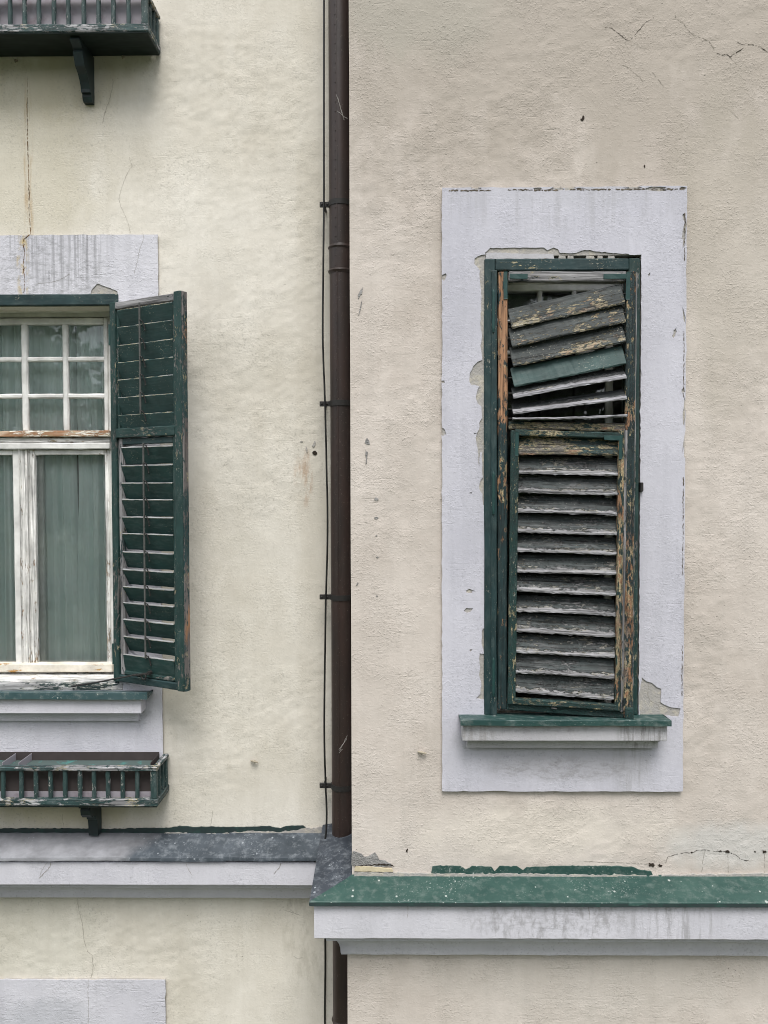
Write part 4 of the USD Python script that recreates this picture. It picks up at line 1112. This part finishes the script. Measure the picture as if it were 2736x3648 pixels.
def slat(u0, u1, z, mat, tilt, seed):
    """near edge is the upper one, at height z; the slat falls away behind"""
    near = np.array([0, 0, 1.0]) * math.sin(tilt) + un * math.cos(tilt)
    c = SP(u0, -.006, z) - near * wl / 2
    m = board(u1 - u0, wl, .009, seed=seed, nx=8, c=.003)
    obj('louvre', m, mat, shl, frame(c, ux, near))


for k, y in enumerate([1102, 1163, 1228, 1289.5, 1350.6, 1414, 1477]):
    slat(.047, WS - .061, LP(416, y)[1] - .003, 'louvre_left_upper', math.radians(70), 30 + k)
for k, y in enumerate([1590.4, 1656, 1718, 1776.7, 1839, 1897.8, 1963.4, 2026.7, 2087.7, 2145, 2205, 2266, 2329.6]):
    slat(.065, WS - .073, LP(451, y)[1] - .002, 'louvre_left', math.radians((68, 68, 67, 67, 66, 66, 65, 60, 58, 62, 63, 60, 80)[k]), 50 + k)


def rod(u, y0, y1, px):
    z0, z1 = LP(px, y1)[1], LP(px, y0)[1]
    m = rb(-.004, .004, -.003, .003, 0, z1 - z0, .001)
    obj('tilt_rod', m, 'iron_grey', shl, np.block([[np.stack([ux, un, uz], 1), SP(u, .006, z0)[:, None]], [np.zeros((1, 3)), np.ones((1, 1))]]))


u_r1 = LP(502, 1300)[0]; u_r2 = LP(518, 2000)[0]
rod(u_r1, 1078, 1475, 502); rod(u_r2, 1578, 2345, 518)


def clip(u, z, seed):
    a = tube([SP(u, .006, z), SP(u + .012, .010, z - .001), SP(u + .015, .008, z - .006)], .0028, 6)
    r = np.random.RandomState(seed)
    b = tube([SP(u + .014, .004, z - .004), SP(u + .022 + r.normal(0, .001), -.001, z - .030), SP(u + .024 + r.normal(0, .001), -.004, z - .050)], .0030, 6)
    s = trimesh.creation.icosphere(1, .0042); s.apply_translation(SP(u + .024, -.003, z - .049))
    obj('louvre_clip', cat_([a, b, s]), 'iron_dark', shl, smooth=50)


for k, y in enumerate([1140, 1205, 1270, 1334, 1398, 1463]): clip(u_r1, LP(506, y)[1], k)
for k, y in enumerate([1583, 1648, 1711, 1773, 1836, 1899, 1962, 2023, 2084, 2147, 2209, 2270, 2332]): clip(u_r2, LP(520, y)[1], 20 + k)
obj('latch_lever', cat_([tube([SP(.052, .004, LP(446, 2052)[1]), SP(.050, .008, LP(444, 2120)[1]), SP(.046, .008, LP(438, 2185)[1])], [.004, .006, .004], 8)]), 'iron_grey', shl, smooth=50)
obj('latch_hook', tube([SP(.050, .004, LP(440, 2190)[1]), SP(.040, .010, LP(432, 2210)[1]), SP(.036, .012, LP(431, 2235)[1]), SP(.026, .012, LP(424, 2238)[1])], .003, 6), 'iron_grey', shl, smooth=50)
# iron stay rod from the sill to the ring on the shutter
ra = P(255, 2446, YL - .03); rbp = SP(LP(480, 2402)[0], .012, LP(480, 2404)[1])
stay = thing('shutter_stay', 'thin black iron stay rod holding the open shutter, with ring and eyelet', 'stay rod', ra)
obj('rod', tube([ra, ra * .5 + rbp * .5 + np.array([0, 0, -.002]), rbp], .0042, 8), 'iron_dark', stay, smooth=50)
rc = SP(LP(520, 2408)[0], .014, LP(520, 2408)[1])
obj('ring', tube([rc + .014 * (ux * math.cos(a) + uz * math.sin(a)) for a in np.linspace(0, 6.1, 14)], .004, 6), 'iron_dark', stay, smooth=50)
obj('eye_plate', cat_([tube([rbp, SP(LP(500, 2404)[0], .015, LP(500, 2402)[1]), SP(LP(540, 2402)[0], .010, LP(540, 2398)[1])], .006, 6), tube([SP(LP(536, 2396)[0], -.004, LP(536, 2396)[1]), SP(LP(536, 2396)[0], .016, LP(536, 2396)[1])], .010, 6)]), 'iron_dark', stay, smooth=40)
# hinges
for y in (1190, 2330):
    z = LP(400, y)[1]
    obj('hinge', tube([SP(-.006, -.01, z - .05), SP(-.006, -.01, z + .05)], .008, 10), 'strap_green', shl, smooth=50)

# ------------------------------------------------------------------ right window behind the shutter
YI = .078
zi = lambda y: Z(2000, y, YI)
win2 = thing('window', 'white framed dark window seen through the gaps of the broken shutter', 'window', (X(2000, 1748, YI), YI, HR[2]))
ix0, ix1 = HR[0] + .002, HR[1] - .002
hplank('frame_head', ix0, ix1, zi(1012), HR[3] - .001, YI - .02, YI + .05, 'white_paint_clean', win2, 3)
hplank('frame_head', ix0, ix1, zi(1036), zi(1013), YI - .01, YI + .05, 'white_paint_clean', win2, 4)
vplank('frame_jamb', ix0, ix0 + .045, HR[2] + .03, zi(1037), YI - .02, YI + .05, 'white_paint_clean', win2, 5)
vplank('frame_jamb', ix1 - .045, ix1, HR[2] + .03, zi(1037), YI - .02, YI + .05, 'white_paint_clean', win2, 6)
hplank('frame_foot', ix0, ix1, HR[2] + .001, HR[2] + .03, YI - .03, YI + .05, 'white_paint_clean', win2, 7)
mw = .018
xsm = [X(1924, 1050, YI), X(2047, 1050, YI), X(2170, 1750, YI)]
for k, x in enumerate(xsm):
    vplank('muntin', x - mw / 2 - (.006 if k == 2 else 0), x + mw / 2 + (.006 if k == 2 else 0), zi(1255) if k < 2 else HR[2] + .03, zi(1037), YI - .004, YI + .03, 'white_paint_clean', win2, 10 + k)
zb_ = [HR[2] + .03] + [zi(y) for y in (2400, 1255, 1140)] + [zi(1037)]
xb_ = [ix0 + .045] + xsm + [ix1 - .045]
for i in range(4):
    for j in range(4):
        if j > 1: hplank('muntin', xb_[i] + mw / 2 * (i > 0), xb_[i + 1] - mw / 2 * (i < 3), zb_[j] - .008, zb_[j] + .008, YI - .003, YI + .028, 'white_paint_clean', win2, 20 + i * 6 + j, nx=3)
        obj('pane', rb(xb_[i] + .004, xb_[i + 1] - .004, YI + .010, YI + .013, zb_[j] + .004, zb_[j + 1] - .004, .0004), 'window_glass', win2)
# outer green frame, flush with the wall
yf = -.022
fx0, fx1 = X(1725, 1748, yf), X(2276, 1748, yf)
fz1, fz0 = Z(2000, 920, yf), HR[2] + .004
fw = .047
vplank('outer_jamb', fx0, fx0 + fw, fz0, fz1 - .001, yf, .06, 'green_paint', win2, 50, label='green painted frame post with hinges')
vplank('outer_jamb', fx1 - fw, fx1, fz0, fz1 - .001, yf, .06, 'green_left_stile', win2, 51)
hplank('outer_header', fx0 + fw + .001, fx1 - fw - .001, fz1 - .05, fz1, yf + .001, .012, 'green_paint_worn', win2, 52)
vplank('outer_bead', fx0 + fw * .62, fx0 + fw + .006, fz0, fz1 - .05, yf - .006, yf - .0003, 'green_paint_worn', win2, 53, c=.003)

# ------------------------------------------------------------------ broken right shutter: racked, a little ajar on the right
a6 = math.radians(6.0)
ro = np.array([X(1772, 1748, -.026), -.026, 0.0])
wx = np.array([math.cos(a6), -math.sin(a6), 0]); wn = np.array([-math.sin(a6), -math.cos(a6), 0])
TR = .036


def RP_(px, py):
    q = onplane(px, py, ro, wn); return np.dot(q - ro, wx), q[2]


def RW(u, d, z): return ro + wx * u + wn * d + uz * z


shr = thing('louvred_shutter', 'weathered broken shutter hanging askew with fanned slats over the dark window', 'shutter', ro + uz * RP_(1772, 2530)[1])


def rbar(name, p0, p1, W, d0, d1, mat, seed, vertical, label=None, **k):
    """bar whose centre line runs between two pixels on the shutter's face"""
    (u0, z0), (u1, z1) = RP_(*p0), RP_(*p1)
    wd = wx if vertical else uz
    m, xf = plank(RW(u0, (d0 + d1) / 2, z0), RW(u1, (d0 + d1) / 2, z1), wd, W, d1 - d0, seed=seed, **k)
    return obj(name, m, mat, shr, xf, label=label)


sc_ = .00121      # metres per pixel on the face
rbar('stile', (1789, 2526), (1791, 968), .040, -TR, .0, 'orange_stile', 1, True, nx=24, label='hinge stile stripped to bare orange wood')
rbar('stile', (2236, 2556), (2249, 966), .040, -TR, .0, 'stile_loose', 2, True, nx=24, label='silvery grey split stile on the loose side')
rbar('stile_edge', (2251, 2556), (2266, 968), .014, -TR, -.008, 'stile_loose_edge', 3, True, nx=24)
rbar('rail', (1812, 984), (2231, 984), .042, -TR, -.002, 'grey_wood', 4, False, nx=16)
rbar('rail', (1812, 1515), (2232, 1522), .034, -TR + .002, -.003, 'grey_wood_cream', 5, False, nx=16)
rbar('rail', (1806, 2513), (2222, 2544), .040, -TR, -.001, 'flap_green', 6, False, nx=16)
SL = [((390, 650), (1354, 436), 76, 'slat_closed', .091), ((394, 812), (1360, 598), 72, 'slat_closed', .091), ((402, 976), (1362, 763), 72, 'slat_closed', .091), ((411, 1148), (1364, 952), 70, 'slat_closed_green', .091),
      ((412, 1280), (1370, 1108), 42, 'slat_silver', .078), ((411, 1414), (1374, 1288), 36, 'slat_silver', .078), ((410, 1494), (1380, 1467), 6, 'slat_silver', .078)]
for k, (l, r, t, mat, w) in enumerate(SL):
    (u0, z0), (u1, z1) = RP_(1650 + l[0] / 2.37, 860 + l[1] / 2.37), RP_(1650 + r[0] / 2.37, 860 + r[1] / 2.37)
    u0 += .002; u1 -= .001
    a, b = RW(u0, -.012, z0), RW(u1, -.012, z1)
    t = math.radians(t)
    up = uz * math.sin(t) - wn * math.cos(t)          # towards the far, upper edge
    lo = obj('louvre', board(np.linalg.norm(b - a), w, .010, seed=100 + k, nx=26, amp=.0012, c=.004, bow=.004 * math.sin(k * 1.9)), mat, shr, frame(a, b - a, up))
    for q, s in ((a, -1), (b, 1)):
        obj('louvre_pin', tube([q, q + wx * s * .016], .0034, 6), 'iron_dark', lo)
ys_l = [1625, 1690.5, 1758, 1829.7, 1899.4, 1969, 2042.8, 2108, 2181.7, 2253.3, 2327.8, 2399.4, 2468]
ys_r = [1627, 1699, 1768.6, 1840.3, 1910, 1981.6, 2051.3, 2125, 2197.8, 2273.4, 2346.7, 2422.3, 2496.7]
tl = [66, 60, 56, 57, 58, 54, 57, 48, 48, 58, 60, 62, 66]
DF = .014      # the flap stands proud of the shutter
for k, (yl_, yr_) in enumerate(zip(ys_l, ys_r)):
    s = k / 12.0
    (u0, z0), (u1, z1) = RP_(1847 - 11 * s, yl_ - 4), RP_(2204 - 16 * s, yr_ - 4)
    t = math.radians(tl[k] + 4 * math.sin(k * 3.7))
    up = uz * math.sin(t) - wn * math.cos(t)
    a, b = RW(u0, DF - .008, z0) + up * .044, RW(u1, DF - .008, z1) + up * .044
    obj('louvre', board(np.linalg.norm(b - a), .088, .011, seed=130 + k, nx=26, amp=.0013, c=.0045, bow=.0045 * math.sin(k * 2.4 + 1)), 'grey_wood_cream' if k == 0 else 'slat_flap', shr, frame(a, b - a, up))
rbar('flap_stile', (1822, 2506), (1834, 1534), .034, -.020, DF, 'flap_green', 31, True, nx=20)
rbar('flap_stile', (2200, 2530), (2213, 1534), .024, -.020, DF, 'flap_right_stile', 32, True, nx=20)
rbar('flap_stile_edge', (2213, 2534), (2229, 1534), .014, -.020, DF - .006, 'grey_wood', 33, True, nx=20)
rbar('flap_rail', (1834, 1541), (2216, 1553), .026, -.018, DF + .001, 'flap_green', 34, False, nx=12)
rbar('flap_rail', (1826, 2496), (2196, 2519), .026, -.018, DF + .001, 'flap_green', 35, False, nx=12)
rbar('stile_foot', (2240, 2564), (2241, 2520), .036, -.012, DF + .006, 'flap_green', 36, True, nx=4)


def strap(p0, p1, W, d, vertical):
    (u0, z0), (u1, z1) = RP_(*p0), RP_(*p1)
    m, xf = plank(RW(u0, d + .001, z0), RW(u1, d + .001, z1), wx if vertical else uz, W, .002, nx=2, c=.0005)
    return obj('corner_strap', m, 'strap_green', shr, xf)


strap((1816, 984), (1880, 985), .020, .0, False); strap((1800, 968), (1801, 1066), .016, .001, True)
strap((2150, 985), (2240, 984), .020, .0, False); strap((2239, 968), (2236, 1068), .016, .001, True)
strap((1836, 1550), (1840, 1550), .016, DF + .001, False); strap((1841, 1540), (1840, 1624), .013, DF + .0012, True)
strap((2150, 1560), (2214, 1562), .018, DF + .001, False); strap((2210, 1550), (2208, 1636), .013, DF + .0012, True)
for y0, y1 in ((1030, 1185), (1678, 1832), (2340, 2480)):
    (u, z0), (_, z1) = RP_(1758, y1), RP_(1758, y0)
    zm = (z0 + z1) / 2
    b0 = RW(u, .006, z0); b1 = RW(u, .006, z1)
    hs = lathe([(0, 0), (.004, .001), (.0045, .008), (.0055, .010), (.0065, .018), (.0065, (z1 - z0) * .5 - .001), (.0055, (z1 - z0) * .5), (.0065, (z1 - z0) * .5 + .001), (.0065, (z1 - z0) * .92), (.004, (z1 - z0) * .96), (0, z1 - z0)], b0[0], b0[1], 12)
    hs.apply_translation([0, 0, z0])
    obj('hinge', hs, 'strap_green', shr, smooth=40)
(u, z) = RP_(1974, 2522)
obj('pull_knob', tube([RW(u - .012, .004, z), RW(u, .008, z), RW(u + .010, .006, z - .001)], .004, 8), 'iron_grey', shr, smooth=50)
# latch staple in the wall beside the frame
lp = P(2281, 1735, YR - .02)
st_ = obj('latch_staple', rb(lp[0] - .003, lp[0] + .010, YR - .034, YR, lp[2] - .020, lp[2] + .020, .003), 'iron_dark', label='small black iron staple right of the shutter frame', cat='staple')

# ------------------------------------------------------------------ flower boxes
def flower_box(label, xr, xl, zt, zb, yfront, Yw, bal_x, bracket, seed, partitions):
    """xr, xl: outer ends at the front; the box is a railing round a metal liner"""
    t = thing('flower_box', label, 'flower box', ((xr + xl) / 2, Yw - .1, zb))
    rh, rt = .020, .030
    yb = Yw - .012
    hplank('top_rail', xl, xr, zt - rh, zt, yfront - .004, yfront + rt, 'box_wood', t, seed, nx=30)
    hplank('bottom_rail', xl, xr, zb, zb + .036, yfront - .002, yfront + .028, 'box_wood', t, seed + 1, nx=30)
    for xe_, s in ((xr, -1), (xl, 1)):
        x_in = xe_ + s * .028
        for nm, z0, z1 in (('end_rail', zt - rh + .001, zt - .001), ('end_rail', zb + .001, zb + .035)):
            m, xf = plank((xe_ + s * .014, yfront + rt + .001, (z0 + z1) / 2), (xe_ + s * .014, yb, (z0 + z1) / 2), (1, 0, 0), .028, z1 - z0, seed=seed + 3)
            obj(nm, m, 'box_wood', t, xf)
        vplank('corner_post', min(xe_ + s * .004, xe_ + s * .034), max(xe_ + s * .004, xe_ + s * .034), zb + .036, zt - rh, yfront + .001, yfront + .026, 'box_baluster', t, seed + 4, nx=4)
        vplank('corner_post', min(xe_ + s * .004, xe_ + s * .026), max(xe_ + s * .004, xe_ + s * .026), zb + .036, zt - rh - .005, yb - .032, yb - .002, 'box_baluster', t, seed + 5, nx=4)
        for q in (.36, .66):
            yc = yfront + (yb - yfront) * q
            vplank('baluster', min(xe_ + s * .006, xe_ + s * .022), max(xe_ + s * .006, xe_ + s * .022), zb + .036, zt - rh, yc - .008, yc + .008, 'box_baluster', t, seed + 6, nx=4)
    for k, x in enumerate(bal_x):
        vplank('baluster', x - .009, x + .009, zb + .035, zt - rh + .001, yfront + .003, yfront + .021, 'box_baluster', t, seed + 10 + k, nx=5)
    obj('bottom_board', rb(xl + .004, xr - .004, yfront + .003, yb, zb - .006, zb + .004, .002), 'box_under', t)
    # metal liner
    lx0, lx1, ly0, ly1, lz0, lz1 = xl + .05, xr - .045, yfront + .045, yb - .01, zb + .005, zt + .004
    th = .002
    ln = obj('liner', cat_([rb(lx0, lx1, ly0, ly0 + th, lz0, lz1 - .012, .0005), rb(lx0, lx1, ly1 - th, ly1, lz0, lz1 + .006, .0005), rb(lx0, lx0 + th, ly0 + th, ly1 - th, lz0, lz1, .0005), rb(lx1 - th, lx1, ly0 + th, ly1 - th, lz0, lz1, .0005)]), 'liner_brown' if partitions else 'liner_metal', t)
    obj('liner_lip', rb(lx0, lx1, ly0 - .006, ly0 - .0005, lz0, lz0 + .050, .001), 'liner_metal', ln)
    obj('liner_floor', rb(lx0 + th, lx1 - th, ly0 + th, ly1 - th, lz1 - .045, lz1 - .035, .001), 'liner_teal', ln)
    for x in partitions:
        obj('partition', rb(x, x + .003, ly0 + th, ly1 - th, lz1 - .04, lz1, .0005), 'liner_metal', ln)
    pr, bx, bw = bracket
    m = trimesh.creation.extrude_polygon(Polygon(pr), bw, engine='earcut')
    v = np.array(m.vertices)
    m = tm(np.stack([bx - bw / 2 + v[:, 2], v[:, 0], v[:, 1]], 1), m.faces); m.fix_normals()
    obj('bracket', m, 'box_wood' if False else 'bracket_paint', t)
    return t


simple('bracket_paint', (.010, .018, .019), .5, .5, 30.0, .3, col2=(.016, .034, .033))
yfr = .262
zl_ = lambda y, Y=yfr: Z(300, y, Y)
# lower box
xr = X(561, 2800, yfr)
bal = [X(x, 2800, yfr) for x in (7.6, 72.6, 124.5, 177, 229, 282, 332, 382, 434.6, 486.5)]
sp = bal[1] - bal[2]
xl = 2 * cx_ - xr
k = 0
while bal[0] - (k + 1) * .069 > xl + .05: bal.append(bal[0] - (k + 1) * .069); k += 1
zb_l, zt_l = zl_(2873), zl_(2732)


def scroll(zt0, ybk, depth, h, tall):
    """outline (y, z) of a sawn console: flat top, stepped scroll, tapering foot"""
    d = depth
    if tall:
        pts = [(ybk, zt0), (ybk - d, zt0), (ybk - d - .004, zt0 - .016), (ybk - d + .012, zt0 - .026), (ybk - d * .80, zt0 - .040), (ybk - d * .80 - .006, zt0 - .052), (ybk - d * .78, zt0 - .075), (ybk - d * .70, zt0 - .105),
               (ybk - d * .52, zt0 - h * .55), (ybk - d * .40, zt0 - h * .66), (ybk - d * .33, zt0 - h * .78), (ybk - d * .32, zt0 - h * .845), (ybk - d * .25, zt0 - h * .85), (ybk - d * .24, zt0 - h * .91), (ybk - d * .17, zt0 - h), (ybk, zt0 - h)]
    else:
        pts = [(ybk, zt0), (ybk - d, zt0), (ybk - d, zt0 - .018), (ybk - d * .86, zt0 - .026), (ybk - d * .90, zt0 - .036), (ybk - d * .86, zt0 - .060), (ybk - d * .74, zt0 - .080), (ybk - d * .55, zt0 - .086), (ybk - d * .47, zt0 - .090), (ybk - d * .43, zt0 - .112), (ybk - d * .36, zt0 - .118), (ybk - d * .30, zt0 - h), (ybk, zt0 - h)]
    return [(y, z) for y, z in reversed(pts)]


flower_box('lower green flower box with empty brown trough, hung below the left window sill', xr, xl, zt_l, zb_l, yfr, YL, bal, (scroll(zb_l - .006, YL + .004, .175, zb_l - .006 - Z(340, 2962, YL), False), X(318, 2900, YL - .1), .046), 200,
           [X(22, 2720, YL - .12), X(80, 2720, YL - .12)])
# upper box
xr2 = X(528, 60, yfr)
bal = [X(x, 50, yfr) for x in (32, 84, 135, 189, 240.5, 295, 348, 401, 455)]
xl2 = 2 * cx_ - xr2
k = 0; b0 = bal[0]
while b0 - (k + 1) * .069 > xl2 + .05: bal.append(b0 - (k + 1) * .069); k += 1
zb_u = zl_(113)
tb = flower_box('upper green flower box seen from below, with tall black scrolled bracket', xr2, xl2, zb_u + .183, zb_u, yfr, YL, bal, (scroll(zb_u - .006, YL + .004, .185, zb_u - .006 - Z(315, 364, YL - .03), True), X(297, 250, YL - .08), .044), 260, [])
simple('hook_metal', (.35, .31, .24), .8, .4, 60.0, .4, col2=(.16, .12, .08))
for k, (x, y, lab) in enumerate([(55, 214, 'small cream wall hook under the upper flower box, left of its bracket'), (437, 200, 'small cream wall hook under the upper flower box, right of its bracket')]):
    q = P(x, y, YL - .012)
    obj('wall_hook', cat_([tube([q + np.array([0, .016, .004]), q, q + np.array([0, -.006, -.004]), q + np.array([.002, -.006, -.016])], [.006, .006, .005, .003], 8)]), 'hook_metal', smooth=50, label=lab, cat='hook')
for k, (x, y, Y, lab) in enumerate([(907, 2711, YL, 'small painted shutter catch stub on the cream wall right of the lower flower box'), (1503, 2679, YR, 'small painted shutter catch stub on the beige wall left of the right window sill')]):
    q = P(x, y, Y)
    obj('shutter_catch', cat_([tube([q + np.array([-.016, -.006, .003]), q + np.array([-.008, -.016, .004]), q + np.array([.008, -.017, .001]), q + np.array([.018, -.012, -.003])], [.004, .005, .005, .004], 8), tube([q + np.array([0, .01, 0]), q + np.array([0, -.016, .002])], .004, 8)]), 'hook_metal', smooth=50, label=lab, cat='shutter catch')

for kind_, gname in (('recessed_wall', 'plastered walls of the house'), ('projecting_wall', 'plastered walls of the house'), ('stone_ledge', 'plaster ledges with metal flashing'), ('window_sill', 'window sills with metal covers'),
                     ('louvred_shutter', 'louvred wooden shutters'), ('flower_box', 'green wooden flower boxes'), ('window', 'white framed windows'), ('curtain', 'teal curtains'), ('cable', 'black cable along the downpipe'),
                     ('wall_hook', 'wall hooks under the upper flower box'), ('shutter_catch', 'shutter catch stubs in the walls'), ('cobweb', 'cobwebs on the downpipe')):
    for pr_ in stage.GetPrimAtPath('/World').GetChildren():
        nm = pr_.GetName()
        if nm == kind_ or (nm.startswith(kind_ + '_') and nm[len(kind_) + 1:].isdigit()): pr_.SetCustomDataByKey('group', gname)
